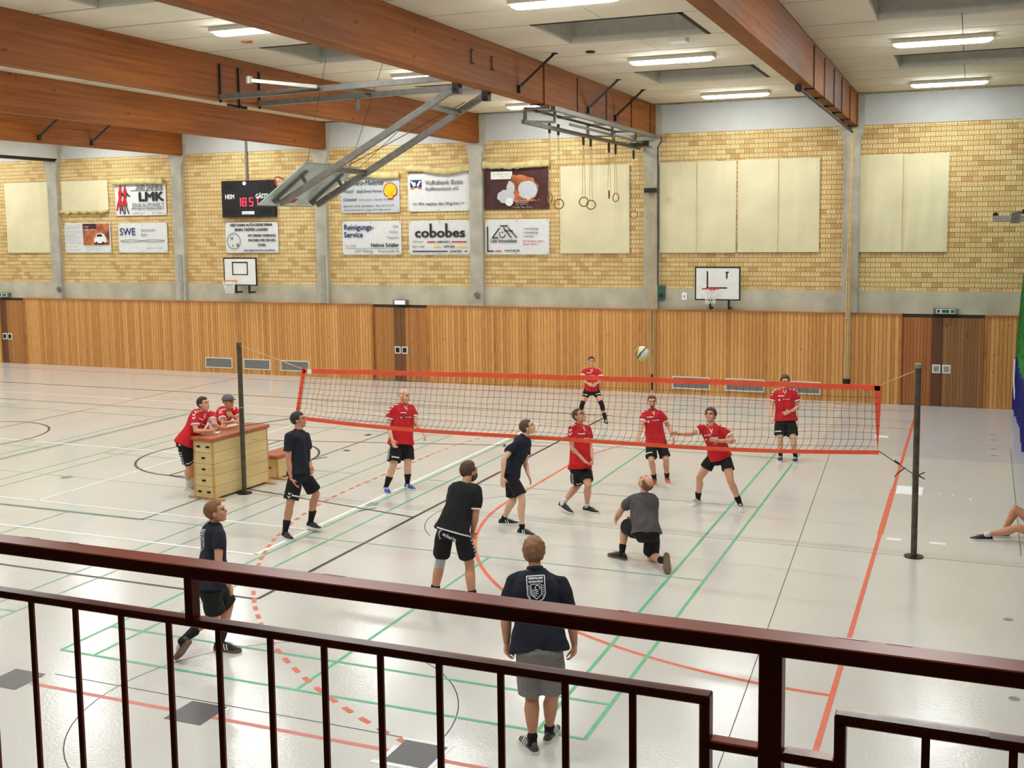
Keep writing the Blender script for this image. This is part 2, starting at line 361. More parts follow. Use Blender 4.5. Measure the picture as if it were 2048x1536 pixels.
# doors
def door(n, x0, x1, m1, m2, xm, hx):
    bm = B(); box(bm, x0, x1, YW-.02, YW, 0, 2.33); d = obj('door_%d' % n, bm, 'dark_trim', kind='structure')
    for a, b, mm in ((x0+.02, xm-.006, m1), (xm+.006, x1-.02, m2)):
        bm = B(); box(bm, a, b, YW-.06, YW-.02, .01, 2.24); lf = obj('door_leaf', bm, mm, d)
        hc = hx-.125 if b < xm+.01 else hx+.115
        bm = B(); box(bm, hc-.1, hc+.1, YW-.075, YW-.06, .84, 1.06); bevel(bm, .004, 1)
        h = obj('handle_plate', bm, 'white_gloss', lf)
        bm = B(); box(bm, hc-.065, hc+.065, YW-.078, YW-.073, .875, 1.025); box(bm, hc-.05, hc-.035 if n < 3 else hc-.03, YW-.095, YW-.075, .89, 1.0)
        obj('door_handle', bm, 'black' if n < 3 else 'steel_light', lf)
    return d
door(1, -31.05, -29.88, 'door_c', 'door_a', -30.77, -30.77); door(2, -15.82, -13.94, 'door_a', 'door_a', -14.87, -14.87); door(3, -.44, 1.52, 'door_b', 'door_b2', .53, .53)
# ceiling: plank panels over a dark backing, with recessed rooflight shafts
bays = [(a+.14, b-.14) for a, b in zip([-38.2, -33.3]+COLX, [-33.3]+COLX+[3.56])] + [(3.7, 8.86)]
ceil = B(); rec = B(); dk = B()
box(dk, -38, 9, -24, 11.2, ZC+.85, ZC+.95)
for bx0, bx1 in bays:
    cx = (bx0+bx1)/2; rx0, rx1 = cx-1.27, cx+1.27
    k = -4
    while k < 2:
        yb = -1.17 + 5.95*k; r0, r1 = yb, yb+2.04
        # panels beside the recess
        for a, b in ((bx0, rx0), (rx1, bx1)): box(ceil, a+.01, b-.01, r0+.02, r1-.02, ZC, ZC+.03)
        edges = [r1 + (5.95-2.04)*j/3 for j in range(4)]
        for y0, y1 in zip(edges, edges[1:]):
            if y0 > 11.1: continue
            y1 = min(y1, 11.12)
            for a, b in ((bx0, cx), (cx, bx1)): box(ceil, a+.006, b-.006, y0+.02, y1-.02, ZC, ZC+.03)
        # shaft
        for q in ((rx0-.02, rx0, r0, r1), (rx1, rx1+.02, r0, r1), (rx0, rx1, r0-.02, r0), (rx0, rx1, r1, r1+.02)): box(rec, *q, ZC+.03, ZC+.8)
        box(rec, rx0, rx1, r0, r1, ZC+.8, ZC+.83)
        box(dk, rx0, rx1, r0, r0+.07, ZC-.004, ZC+.05); box(dk, rx1-.07, rx1, r0, r1, ZC-.004, ZC+.05)  # dark strips standing in for the shadow gap at two shaft edges
        # backing strips behind the joints
        box(dk, bx0, rx0-.02, r0-.02, r1+.02, ZC+.031, ZC+.04); box(dk, rx1+.02, bx1, r0-.02, r1+.02, ZC+.031, ZC+.04); box(dk, bx0, bx1, r1+.02, r1+3.9, ZC+.031, ZC+.04)
        k += 1
ceiling = obj('ceiling', ceil, 'ceil', kind='structure'); obj('rooflight_shaft', rec, 'recess', ceiling); obj('backing_and_gap_shade', dk, 'ceil_gap', ceiling)
for k, x in enumerate([-33.3]+COLX[1:]+[3.6]):
    bm = B(); box(bm, x-.14, x+.14, -24, YW-.12, 7.06, ZC+.01); bevel(bm, .012, 1)
    obj('ceiling_beam', bm, 'glulam', kind='structure')
bm = B(); box(bm, -28.35, -27.95, -24, YW-.05, 7.12, ZC); o = obj('boxed_beam', bm, 'plaster', kind='structure')
bm = B(); box(bm, -28.3, -28.05, -24, YW-.05, 7.03, 7.12); obj('curtain_track', bm, 'iron', o)
# concrete columns with a flared head
for x in [-33.3]+COLX+[3.6]:
    cs = {-28.0: -.28, -22.82: -.17, -17.42: -.12}.get(x, 0); x += cs
    bm = B(); pr = [(-.2, 0), (-.2, 6.68), (-.29, 6.92), (-.29, 7.06), (.1 if x > -5 else -.02, 7.06), (-.02, 7.06), (-.02, ZC), (.3, ZC), (.3, 6.92), (.2, 6.68), (.2, 0)]
    pr = [(-.2, 2.34), (-.2, 6.68), (-.29, 6.92), (-.29, 7.07), (.0-cs, 7.07), (.0-cs, ZC), (.29-cs, ZC), (.29, 6.95), (.2, 6.68), (.2, 2.34)]
    f = [[bm.verts.new((x+a, yy, z)) for a, z in pr] for yy in (YW-.14, YW+.02)]
    bm.faces.new(f[0]); bm.faces.new(f[1][::-1]); n = len(pr)
    for i in range(n): bm.faces.new((f[0][i], f[1][i], f[1][(i+1)%n], f[0][(i+1)%n]))
    bmesh.ops.recalc_face_normals(bm, faces=bm.faces); o = obj('concrete_column', bm, 'concrete_col', kind='structure')
    if -24 < x < -17:
        bm = B(); box(bm, x-.02, x+.1, YW-.165, YW-.135, 2.36, 3.85); obj('column_duct', bm, 'steel_light', o)

# ceiling lamps: white body, prismatic diffuser with tapered ends
first = None
def lamp(x, y, lb):
    global first
    if first is None:
        t_ = thing('ceiling_lamp', (x, y, ZC), lb, 'ceiling lamp', 'long ceiling lamps')
        bm = B(); box(bm, x-.84, x+.84, y-.17, y+.17, ZC-.075, ZC); bevel(bm, .01, 1); obj('lamp_body', bm, 'lamp_body', t_)
        bm = B(); prof = [(-.14, 0), (-.12, -.035), (-.05, -.055), (.05, -.055), (.12, -.035), (.14, 0)]
        rings = []
        for xx, s in ((-.82, .35), (-.76, .85), (-.68, 1), (.68, 1), (.76, .85), (.82, .35)): rings.append([bm.verts.new((x+xx, y+a*s, ZC-.076+b*s)) for a, b in prof])
        for r0, r1 in zip(rings, rings[1:]):
            for i in range(5): bm.faces.new((r0[i], r0[i+1], r1[i+1], r1[i]))
        bm.faces.new(rings[0]); bm.faces.new(rings[-1][::-1]); bmesh.ops.recalc_face_normals(bm, faces=bm.faces); obj('diffuser', bm, 'diffuser', t_)
        first = (t_, x, y); return
    r = first[0].copy(); C.objects.link(r); r.location = (x, y, ZC); r['label'] = lb
    for ch in first[0].children:
        if ch.name.startswith(('lamp_body', 'diffuser')): c = ch.copy(); C.objects.link(c); c.parent = r
vis = {(2, 1): 'largest glowing ceiling lamp, cut by the top edge of the photo', (2, 2): 'glowing ceiling lamp in the middle bay, second from the camera', (2, 3): 'glowing ceiling lamp in the middle bay, nearest the far wall above the rings side',
       (1, 2): 'glowing ceiling lamp right of the right beam, nearer of the two', (1, 3): 'glowing ceiling lamp right of the right beam, close above the white wall band',
       (3, 1): 'glowing ceiling lamp at upper left between two wooden beams', (3, 2): 'glowing ceiling lamp half hidden behind the folded backboard frame', (3, 3): 'small glowing ceiling lamp seen above the gymnastic ring frame'}
for i, x in enumerate((None, .57, -4.36, -9.62, -14.85, -20.1, -25.4, -30.6, -35.6)):
    for j, y in enumerate((-9.1, -3.02, 2.98, 9.15)):
        if x is None: continue
        lamp(x, y, vis.get((i, j), 'long fluorescent ceiling lamp on a bay of the hall not seen in the photo'))
for x in (.57, -4.36, -9.62, -14.85): lamp(x, -15.1, 'long fluorescent ceiling lamp above the spectator gallery')
bm = B(); cyl(bm, (-5.6, 1.75, ZC-.03), (-5.6, 1.75, ZC), .09, 16); obj('ceiling_detector', bm, 'iron', label='small dark round detector on the ceiling of the middle bay', cat='detector')
bm = B(); cyl(bm, (-10.7, -1.83, ZC-.02), (-10.7, -1.83, ZC), .1, 16); rebase(obj('ceiling_vent', bm, 'sepia', label='small brown round ceiling vent beside the upper left lamp', cat='vent'), (-10.7, -1.83, ZC))
bm = B(); box(bm, -3.9, -3.6, 1.0, 1.3, ZC-.06, ZC); obj('ceiling_speaker', bm, 'white', label='small white square box on the ceiling between middle bay lamps', cat='speaker')

# railing of the gallery, in front of the camera
YR = -16.309
def rz(z): return 4.5533-(4.5533-z)*.875
def rx(x): return 1.1463+(x-1.1463)*.875
rail = thing('railing', (rx(.2), YR+.02, 2.88), 'dark red painted steel balcony railing running across the foreground', 'railing')
bm = B(); box(bm, rx(-2.6), rx(3.2), YR, YR+.051, rz(3.750), rz(3.782)); bevel(bm, .002, 1); obj('top_rail', bm, 'rail', rail)
for x, ll in ((.93, .05), (1.02, .04), (-1.09, .04), (-.2, .05), (.12, .03), (.5, .02), (-.95, .03)):
    bm = B(); box(bm, rx(x), rx(x)+ll, YR+.047, YR+.0515, rz(3.782)-.003, rz(3.782)+.0006); obj('chipped_paint', bm, 'rail_worn', rail)
for x0 in (-.549, .793, 2.135, -1.89):
    thin = x0 == -.549
    bm = B(); box(bm, rx(x0), rx(x0+(.022 if thin else .044)), YR+.002, YR+(.03 if thin else .042), rz(3.645) if thin else 2.88, rz(3.751)); bevel(bm, .002, 1); obj('post', bm, 'rail', rail)
def lower(x0, x1, hook_l, hook_r):
    bm = B(); box(bm, rx(x0), rx(x1), YR+.004, YR+.034, rz(3.632), rz(3.651))
    zb = rz(3.541); 
    if hook_r: box(bm, rx(x1-.021), rx(x1), YR+.004, YR+.034, 2.9, rz(3.64)); box(bm, rx(x1-.001), rx(x1+.094), YR+.006, YR+.034, rz(3.543), rz(3.562))
    if hook_l: box(bm, rx(x0), rx(x0+.021), YR+.004, YR+.034, 2.9, rz(3.64)); box(bm, rx(x0-.096), rx(x0+.001), YR+.006, YR+.034, rz(3.541), rz(3.560))
    bevel(bm, .0025, 1); obj('panel_frame', bm, 'rail', rail)
lower(-1.99, .699, False, True); lower(.933, 1.94, True, True)
for a, b, z in ((.842, .93, 3.5605), (.936, 1.2, 3.6515)):
    bm = B(); box(bm, rx(a), rx(b), YR+.007, YR+.033, rz(z), rz(z)+.001); obj('bare_metal_patch', bm, 'rail_worn', rail)
bx = [-1.0287+.1430*i for i in range(-6, 12)]
for x in [x for x in bx if x < .6]:
    bm = B(); box(bm, rx(x-.0073), rx(x+.0073), YR+.003, YR+.0085, 2.9, rz(3.634)); obj('baluster', bm, 'rail', rail)
for x in (1.094, 1.239, 1.38, 1.52, 1.66, 1.8):
    bm = B(); box(bm, rx(x-.0073), rx(x+.0073), YR+.003, YR+.0085, 2.9, rz(3.634)); obj('baluster', bm, 'rail', rail)
bm = B(); box(bm, rx(-2.6), rx(3.2), YR+.004, YR+.034, 2.9, 2.925); obj('bottom_rail', bm, 'rail', rail)

# ================================================================== things on the far wall
YF = YW-.005
def flat_poly(bm, pts, y, mi=0):
    a = sum(pts[i][0]*pts[(i+1) % len(pts)][1]-pts[(i+1) % len(pts)][0]*pts[i][1] for i in range(len(pts)))
    p = pts if a > 0 else pts[::-1]
    quad(bm, [(x, y, z) for x, z in p], mi)       # faces -y
def letters(s, size, x, z, y, parent, m='ink', align='LEFT', bold=0.0, shear=0.0, sx=1.0, name='lettering', rot=0.0):
    bm = text_bm(s, size, align, bold, shear, sx)
    for v in bm.verts:
        a, b = v.co.x, v.co.y; c_, s_ = math.cos(rot), math.sin(rot); v.co = V((x+a*c_-b*s_, y-v.co.z, z+a*s_+b*c_))
    return obj(name, bm, m, parent)
def scribble(x0, x1, z, h, y, parent, m='ink', seed=0, gap=.35):      # small writing too blurred to read: word-like runs of strokes
    rnd = random.Random(seed); bm = B(); x = x0
    while x < x1-h:
        wl = rnd.uniform(1.5, 6)*h
        e = min(x1, x+wl); pts = []
        while x < e: pts.append((x, y, z+h*rnd.choice((0, .5, .5, .9)))); x += h*.28
        if len(pts) > 1: path(bm, pts, h*.07, 3)
        x += h*gap*2
    return obj('small_writing', bm, m, parent)
def sheet(name, x0, x1, z0, z1, m, label, cat, group, y=YW-.03, wr=.012, nx=24, nz=14, seed=0, th=.006):
    bm = B(); g = [[bm.verts.new((x0+(x1-x0)*i/nx, y-.006-wr*(noise.noise(V((i*.35+seed*7, j*.12, seed)))+.3)*(1 if 0 < i < nx else .4), z0+(z1-z0)*j/nz)) for j in range(nz+1)] for i in range(nx+1)]
    fs = [bm.faces.new((g[i][j], g[i+1][j], g[i+1][j+1], g[i][j+1])) for i in range(nx) for j in range(nz)]
    r = bmesh.ops.extrude_face_region(bm, geom=fs)
    for v in r['geom']:
        if isinstance(v, bmesh.types.BMVert): v.co.y += th
    bmesh.ops.recalc_face_normals(bm, faces=bm.faces)
    return rebase(obj(name, bm, m, smooth=False, label=label, cat=cat, group=group), ((x0+x1)/2, y, z0))
def grommets(o, x0, x1, z0, z1, y):
    for x in (x0+.04, (x0+x1)/2, x1-.04):
        for z in (z0+.04, z1-.04):
            bm = B(); torus(bm, (x, y, z), .014, .004, (0, 1, 0), 10, 5); obj('grommet', bm, 'steel', o)
YL = YW-.062
CG = 'cream cloth sheets on the brick wall'
for i, (x0, x1, z0, z1, lb) in enumerate((
    (-30.55, -28.5, 3.92, 6.36, 'cream cloth sheet hanging at the far left end of the brick wall'),
    (-9.7, -7.66, 3.87, 6.31, 'cream cloth sheet hanging on the brick wall behind the gymnastic rings'),
    (-6.8, -4.71, 3.88, 6.32, 'cream cloth sheet right of the rope column, left one of the close pair'),
    (-4.66, -2.54, 3.89, 6.33, 'cream cloth sheet above the hoop with the marked board, right one of the close pair'),
    (-1.54, .58, 3.89, 6.34, 'cream cloth sheet hanging right of the right wooden beam column'))):
    o = sheet('cloth_sheet', x0, x1, z0, z1, 'curtain_cloth', lb, 'cloth sheet', CG, wr=.03, seed=i+1)
    if i < 2: continue
    bm = B(); box(bm, (x0+x1)/2-.006, (x0+x1)/2+.006, YW-.075, YW-.06, z0+.01, z1-.01); obj('seam_strip', bm, 'cloth_roll', o)
o = sheet('cloth_sheet', -27.98, -25.93, 5.33, 6.36, 'curtain_cloth', 'short cream cloth sheet rolled up at its lower edge, above the car poster', 'cloth sheet', CG, seed=9)
bm = B()
for k in range(26):
    x = -28.0+2.07*k/26; p = (x, YW-.08, 5.3+.03*math.sin(k*1.3)); q = (x+2.07/26, YW-.08, 5.3+.03*math.sin((k+1)*1.3)); cyl(bm, p, q, .05+.012*math.sin(k*2.1), 8, .05+.012*math.sin(k*2.1+2.1))
obj('rolled_edge', bm, 'cloth_roll', o, smooth=True)
def roll(x0, x1, z, lb, dr=.03, seed=1):
    bm = B(); n = 30; rings = []
    for k in range(n+1):
        x = x0+(x1-x0)*k/n; zz = z - dr*math.sin(PI*k/n*2+seed) + .02*noise.noise(V((k*.5, seed, 0)))
        rings.append([bm.verts.new((x, YW-.115-.045*math.sin(2*PI*j/8)*(1+.3*noise.noise(V((k*.7, j, seed)))), zz+.1*math.cos(2*PI*j/8)*(1+.55*noise.noise(V((k*.6, j*2, seed)))))) for j in range(8)])
    for a, b in zip(rings, rings[1:]):
        for j in range(8): bm.faces.new((a[j], a[(j+1) % 8], b[(j+1) % 8], b[j]))
    bm.faces.new(rings[0][::-1]); bm.faces.new(rings[-1]); bmesh.ops.recalc_face_normals(bm, faces=bm.faces)
    rebase(obj('rolled_cloth', bm, 'cloth_roll', smooth=True, label=lb, cat='rolled cloth', group='cream cloth rolled up above the banners'), ((x0+x1)/2, YW-.07, z))
roll(-25.66, -23.56, 6.27, 'cream cloth rolled up above the white banner with two red figures', .01, 2)
roll(-16.85, -14.8, 6.24, 'crumpled cream cloth rolled above the grey banner with the yellow shell', .04, 3)
roll(-14.55, -12.45, 6.33, 'sagging cream cloth roll above the white bank banner', .06, 4)
roll(-12.06, -9.98, 6.40, 'cream cloth roll above the dark photo banner', .02, 5)
BG = 'advertising banners on the brick wall'
def ban(x0, z0, x1, z1, m, lb, seed): 
    o = sheet('banner', x0, x1, z0, z1, m, lb, 'banner', BG, wr=.008, seed=seed); grommets(o, x0, x1, z0, z1, YW-.056); return o
# LMK
o = ban(-25.63, 5.15, -23.52, 6.19, 'banner', 'white banner reading LMK with two red and black walking figures', 11)
letters('200 JAHRE', .22, -23.6, 6.0, YL, o, 'grey_ink', 'RIGHT', .004, 0, 1.15); letters('LMK', .40, -23.6, 5.63, YL, o, 'ink', 'RIGHT', .022, 0, 1.35)
letters('EINKAUFSWELT', .2, -23.58, 5.42, YL, o, 'grey_ink', 'RIGHT', 0, 0, .93); scribble(-24.95, -23.6, 5.31, .045, YL, o, 'ink', 1); scribble(-24.93, -24.35, 5.2, .055, YL, o, 'ink', 2); scribble(-24.1, -23.6, 5.2, .055, YL, o, 'ink', 3)
bm = B(); box(bm, -24.95, -23.62, YL, YL+.002, 5.965, 5.985); obj('rule', bm, 'grey_ink', o)
bm = B(); box(bm, -24.95, -23.6, YL, YL+.002, 5.375, 5.39); obj('rule', bm, 'ink', o)
for cx, f in ((-25.4, 1), (-25.2, 1)):
    bm = B(); s = 1
    flat_poly(bm, [(cx-.02, 6.08), (cx+.05, 6.1), (cx+.06, 6.0), (cx+.1, 5.85), (cx+.04, 5.7), (cx+.1, 5.5), (cx-.02, 5.48), (cx-.12, 5.55), (cx-.06, 5.75), (cx-.08, 5.9)], YL)
    flat_poly(bm, [(cx-.12, 5.6), (cx-.04, 5.62), (cx-.12, 5.35), (cx-.2, 5.3)], YL-.001); obj('figure_print', bm, 'red_ink', o)
    for q in ([(cx+.02, 5.5), (cx+.06, 5.5), (cx+.16, 5.2), (cx+.12, 5.2)], [(cx-.04, 5.5), (cx, 5.5), (cx+.0, 5.22), (cx-.04, 5.2)], [(cx+.05, 5.95), (cx+.22, 5.8), (cx+.2, 5.76), (cx+.06, 5.85)], [(cx, 6.1), (cx+.05, 6.12), (cx+.05, 6.16), (cx, 6.15)]):
        bm = B(); flat_poly(bm, q, YL-.0015); obj('figure_line', bm, 'ink', o)
# car poster
o = ban(-27.9, 3.92, -25.9, 4.93, 'banner', 'white banner with a brown landscape photo of a white car', 12)
bm = B(); box(bm, -27.08, -25.95, YL, YL+.002, 4.18, 4.9); obj('photo_print', bm, 'sepia', o)
bm = B(); box(bm, -27.08, -26.5, YL-.001, YL, 4.72, 4.9); obj('photo_shade', bm, 'maroon', o)
bm = B(); flat_poly(bm, [(-26.6, 4.28), (-26.6, 4.4), (-26.53, 4.45), (-26.47, 4.56), (-26.3, 4.58), (-26.18, 4.55), (-26.08, 4.43), (-26.05, 4.3), (-26.2, 4.24), (-26.5, 4.24)], YL-.002); obj('car_print', bm, 'white', o)
bm = B(); flat_poly(bm, [(-26.5, 4.46), (-26.44, 4.54), (-26.28, 4.55), (-26.22, 4.46)], YL-.003); obj('car_window', bm, 'ink', o)
for x in (-26.5, -26.22):
    bm = B(); cyl(bm, (x, YL-.004, 4.25), (x, YL-.001, 4.25), .045, 12); obj('car_wheel', bm, 'ink', o)
bm = B(); flat_poly(bm, [(-26.6, 4.2), (-26.0, 4.2), (-25.98, 4.24), (-26.6, 4.24)], YL-.0015); obj('car_shadow', bm, 'ink', o)
for k, (zz, mm, l_) in enumerate(((4.84, 'red_ink', .75), (4.77, 'ink', .7), (4.72, 'ink', .6), (4.63, 'ink', .7), (4.57, 'ink', .72), (4.5, 'ink', .5), (4.44, 'ink', .7), (4.37, 'ink', .72), (4.3, 'ink', .6), (4.23, 'ink', .68), (4.1, 'red_ink', .5), (4.0, 'red_ink', .66))): scribble(-27.85, -27.85+l_, zz, .035, YL, o, mm, k)
for k in range(3): scribble(-27.0, -26.3, 4.1-.05*k, .025, YL, o, 'grey_ink', 30+k)
scribble(-27.02, -26.7, 4.77, .06, YL-.004, o, 'white', 40); scribble(-27.02, -26.5, 4.67, .06, YL-.004, o, 'white', 41)
# SWE
o = ban(-25.57, 3.92, -23.53, 4.91, 'banner', 'white banner reading SWE in dark blue with thin wavy lines', 13)
letters('SWE', .34, -25.5, 4.5, YL, o, 'blue_ink', bold=.003); letters('Stadtwerke', .13, -24.6, 4.62, YL, o, 'grey_ink'); letters('Eutin', .13, -24.6, 4.47, YL, o, 'grey_ink'); scribble(-24.4, -23.65, 4.05, .045, YL, o, 'grey_ink', 42)
for s in (1, -1):
    bm = B(); pts = [(-25.48+1.85*k/24, YL, 4.31+s*.04*math.sin(2*PI*k/24)) for k in range(25)]; path(bm, pts, .006, 4); obj('wave_line', bm, 'blue_ink', o)
# TREFFER
o = ban(-21.2, 3.9, -19.19, 4.87, 'banner', 'white banner below the scoreboard with slanted black slogan and round club badge', 14)
letters('HIER KANN AUCH DEINE FIRMA', .12, -20.2, 4.75, YL, o, 'ink', 'CENTER', .004, .25, .93); letters('EINEN TREFFER LANDEN', .12, -20.2, 4.6, YL, o, 'ink', 'CENTER', .004, .25, .95)
for s, z in (('MIT DEINER WERBUNG', 4.42), ('MACHEN WIR DIE HSG', 4.27), ('STARK', 4.12)): letters(s, .1, -19.8, z, YL, o, 'ink', 'CENTER', .004)
letters('INFO UNTER: WWW.HSG-HOLSTEIN.DE', .065, -19.9, 3.96, YL, o, 'ink', 'CENTER', .002)
bm = B(); torus(bm, (-20.87, YL, 4.28), .25, .008, (0, 1, 0), 32, 5); obj('badge_ring', bm, 'ink', o); letters('H', .13, -20.99, 4.32, YL, o, 'ink', bold=.004); letters('G', .13, -20.78, 4.12, YL, o, 'ink', bold=.004); letters('S', .1, -20.93, 4.1, YL, o, 'ink', bold=.004)
# shell
o = ban(-16.87, 5.11, -14.83, 6.19, 'banner_grey', 'grey fuel oil banner with a yellow shell, below crumpled cloth', 15)
letters('Schwarz-Malente', .2, -16.75, 5.95, YL, o, 'ink', shear=.3, bold=.002); letters('Heizöl', .14, -16.78, 5.72, YL, o, 'ink', shear=.3); letters('Shell Direct Partner', .11, -16.3, 5.72, YL, o, 'ink', shear=.3, bold=.001)
letters('Container', .12, -16.78, 5.48, YL, o, 'ink', shear=.3, bold=.001); letters('für alle Zwecke - Tankstelle, Waschstraße', .07, -16.22, 5.48, YL, o, 'ink', shear=.3); letters('Bahnhofstr. 54-56 · Bad Malente · Tel. 0 45 23 13 77', .082, -16.78, 5.29, YL, o, 'ink', shear=.3); letters('www.schwarz-malente.de - Schwarz-Malente@t-online.de', .07, -16.78, 5.18, YL, o, 'ink', shear=.3)
cx, cz = -15.13, 5.78
def shellpts(R): return [(cx+R*math.cos(a), cz-.1+R*1.05*(math.sin(a))+(.012 if k % 2 else 0)) for k, a in enumerate([(-.12+1.24*k/14)*PI for k in range(15)])][::-1] 
bm = B(); p = [(cx+.235*math.cos(a), cz-.02+.24*math.sin(a)) for a in [(-.2+1.4*k/16)*PI for k in range(17)]] + [(cx-.09, cz-.2), (cx-.08, cz-.27), (cx+.08, cz-.27), (cx+.09, cz-.2)]
flat_poly(bm, p, YL-.001); obj('emblem_rim', bm, 'red_ink', o)
bm = B(); p = [(cx+(x-cx)*.88, cz+(z-cz)*.88) for x, z in p]; flat_poly(bm, p, YL-.002); obj('emblem', bm, 'yellow_ink', o)
for k in range(5):
    a = PI*(.5+(k-2)*.17); bm = B(); path(bm, [(cx+.02*(2-k), YL-.003, cz-.2), (cx+.19*math.cos(a), YL-.003, cz+.17*math.sin(a))], .0045, 4); obj('emblem_rib', bm, 'red_ink', o)
# Volksbank
o = ban(-14.54, 5.12, -12.51, 6.25, 'banner', 'white bank banner with blue and orange square emblem', 16)
bm = B(); box(bm, -14.45, -14.08, YL, YL+.002, 5.83, 6.05); obj('emblem_square', bm, 'blue_ink', o)
for q in ([(-14.45, 6.02), (-14.38, 6.02), (-14.3, 5.9), (-14.33, 5.83)], [(-14.08, 6.02), (-14.15, 6.02), (-14.23, 5.9), (-14.2, 5.83)], [(-14.36, 5.98), (-14.27, 5.98), (-14.265, 5.87), (-14.29, 5.87)]):
    bm = B(); flat_poly(bm, q, YL-.001); obj('emblem_stroke', bm, 'white', o)
for x in (-14.45, -14.2):
    bm = B(); box(bm, x, x+.12, YL-.001, YL, 5.79, 5.825); obj('emblem_base', bm, 'orange_ink', o)
letters('Volksbank Eutin', .19, -13.95, 5.9, YL, o, 'grey_ink', bold=.003); letters('Raiffeisenbank eG', .15, -13.95, 5.73, YL, o, 'grey_ink', bold=.002); letters('<< Wir machen den Weg frei >>', .125, -13.53, 5.3, YL, o, 'ink', 'CENTER', .001)
# dark photo banner
o = ban(-12.05, 5.14, -10.03, 6.3, 'maroon', 'dark brown photo banner with pale figures, below a cream cloth roll', 17)
bm = B(); box(bm, -11.82, -11.15, YL, YL+.002, 6.0, 6.22); t_ = obj('title_patch', bm, 'white', o); scribble(-11.75, -11.2, 6.12, .05, YL-.003, t_, 'grey_ink', 43); scribble(-11.5, -11.2, 6.05, .04, YL-.003, t_, 'red_ink', 44)
def blob(bm, cx, cz, rx_, rz_, y, seed, n=22):
    flat_poly(bm, [(cx+rx_*math.cos(2*PI*k/n)*(1+.25*noise.noise(V((k*.8, seed, 0)))), cz+rz_*math.sin(2*PI*k/n)*(1+.25*noise.noise(V((k*.8, seed, 3))))) for k in range(n)], y)
for (cx, cz, a, b, mm, sd) in ((-10.85, 5.7, .5, .4, 'sepia', 1), (-10.68, 5.68, .3, .26, 'banner_grey', 2), (-11.35, 5.5, .27, .2, 'banner_grey', 3), (-11.2, 5.75, .12, .2, 'banner_grey', 4), (-11.02, 5.6, .09, .07, 'sepia', 5), (-11.1, 6.0, .1, .12, 'sepia', 6), (-11.25, 5.35, .12, .12, 'white', 7)):
    bm = B(); blob(bm, cx, cz, a, b, YL-.001*sd*.6-.001, sd); obj('photo_shape', bm, mm, o)
for x0_, x1_, z, h_ in ((-11.2, -10.3, 5.36, .05), (-11.05, -10.62, 5.3, .045), (-11.05, -10.6, 5.245, .04), (-11.15, -10.45, 5.17, .045)): scribble(x0_, x1_, z, h_, YL-.009, o, 'white', int(z*100))
# Reinigungs-Service
o = ban(-16.85, 3.84, -14.8, 4.86, 'banner', 'white banner reading Reinigungs-Service in dark blue', 18)
letters('Reinigungs-', .23, -16.78, 4.6, YL, o, 'blue_ink', bold=.006); letters('Service', .23, -16.78, 4.37, YL, o, 'blue_ink', bold=.006); letters('Helmut Schäfer', .155, -14.88, 4.08, YL, o, 'ink', 'RIGHT', .004)
for s, z in (('Glas', 4.66), ('Polster', 4.49), ('Teppiche', 4.32)): letters(s, .11, -14.88, z, YL, o, 'grey_ink', 'RIGHT')
letters('Tel. 3679', .1, -16.75, 4.07, YL, o, 'grey_ink'); letters('2427 Malente      Rosenstraße 42', .115, -14.88, 3.91, YL, o, 'grey_ink', 'RIGHT', sx=.98)
bm = B(); box(bm, -16.75, -14.88, YL, YL+.002, 4.025, 4.033); obj('rule', bm, 'ink', o)
# cobobes
o = ban(-14.54, 3.84, -12.5, 4.85, 'banner', 'white banner reading cobobes in bold black letters', 19)
bm = text_bm('cobobes', .4, 'CENTER', .011, 0, 1.0); hi_ = max(v.co.y for v in bm.verts); w_ = max(v.co.x for v in bm.verts)
for v in bm.verts:
    if v.co.y > hi_*.8: v.co.y += .14
    v.co = V((-13.5+v.co.x*.83/w_, YL-v.co.z, 4.36+v.co.y*.95))
obj('lettering', bm, 'ink', o)
letters('23701 Eutin', .075, -14.42, 4.2, YL, o, 'ink'); letters('04521-75490', .075, -14.42, 4.05, YL, o, 'ink')
for x0, x1, z, mm in ((-13.92, -13.66, 4.2, 'red_ink'), (-13.12, -12.62, 4.2, 'red_ink'), (-13.72, -13.48, 4.06, 'yellow_ink'), (-12.95, -12.62, 4.06, 'yellow_ink'), (-14.42, -13.25, 3.92, 'blue_ink'), (-12.7, -12.62, 3.92, 'blue_ink')):
    bm = B(); box(bm, x0, x1, YL, YL+.002, z, z+.035); obj('colour_bar', bm, mm, o)
for s, x, z in (('[ HEIZUNG ]', -13.39, 4.19), ('LÜFTUNG', -13.2, 4.05), ('[ SANITÄR ]', -12.98, 3.91)): letters(s, .08, x, z, YL, o, 'ink', 'CENTER', .003)
# Luett
o = ban(-12.04, 3.84, -10.04, 4.85, 'banner', 'white banner with black house roof emblem and smiling face', 20)
def LP(a, b): return (-12.04+(a-38)*.002817, YL, 4.85-(b-535)*.00259)
for nm, pts in (('roof_ridge', [(212, 606), (298, 606)]), ('roof_line', [(205, 628), (122, 738), (188, 738)]), ('roof_line', [(250, 628), (335, 738)]), ('roof_line', [(300, 628), (397, 738)]), ('cross_stroke', [(258, 660), (298, 662)]), ('cross_stroke', [(308, 660), (352, 662)])):
    bm = B(); path(bm, [LP(*q) for q in pts], .016, 4); obj(nm, bm, 'ink', o)
bm = B(); path(bm, [LP(235+32*math.cos(a), 700+36*math.sin(a)) for a in [PI*j/10 for j in range(11)]], .013, 4); obj('smile_line', bm, 'ink', o)
for a_, b_ in ((208, 685), (238, 678)): bm = B(); q = LP(a_, b_); cyl(bm, (q[0], YL-.002, q[2]), (q[0], YL, q[2]), .022, 8); obj('eye_dot', bm, 'ink', o)
letters('Lütt Immobilien', .13, -11.86, 4.19, YL, o, 'ink', bold=.003)
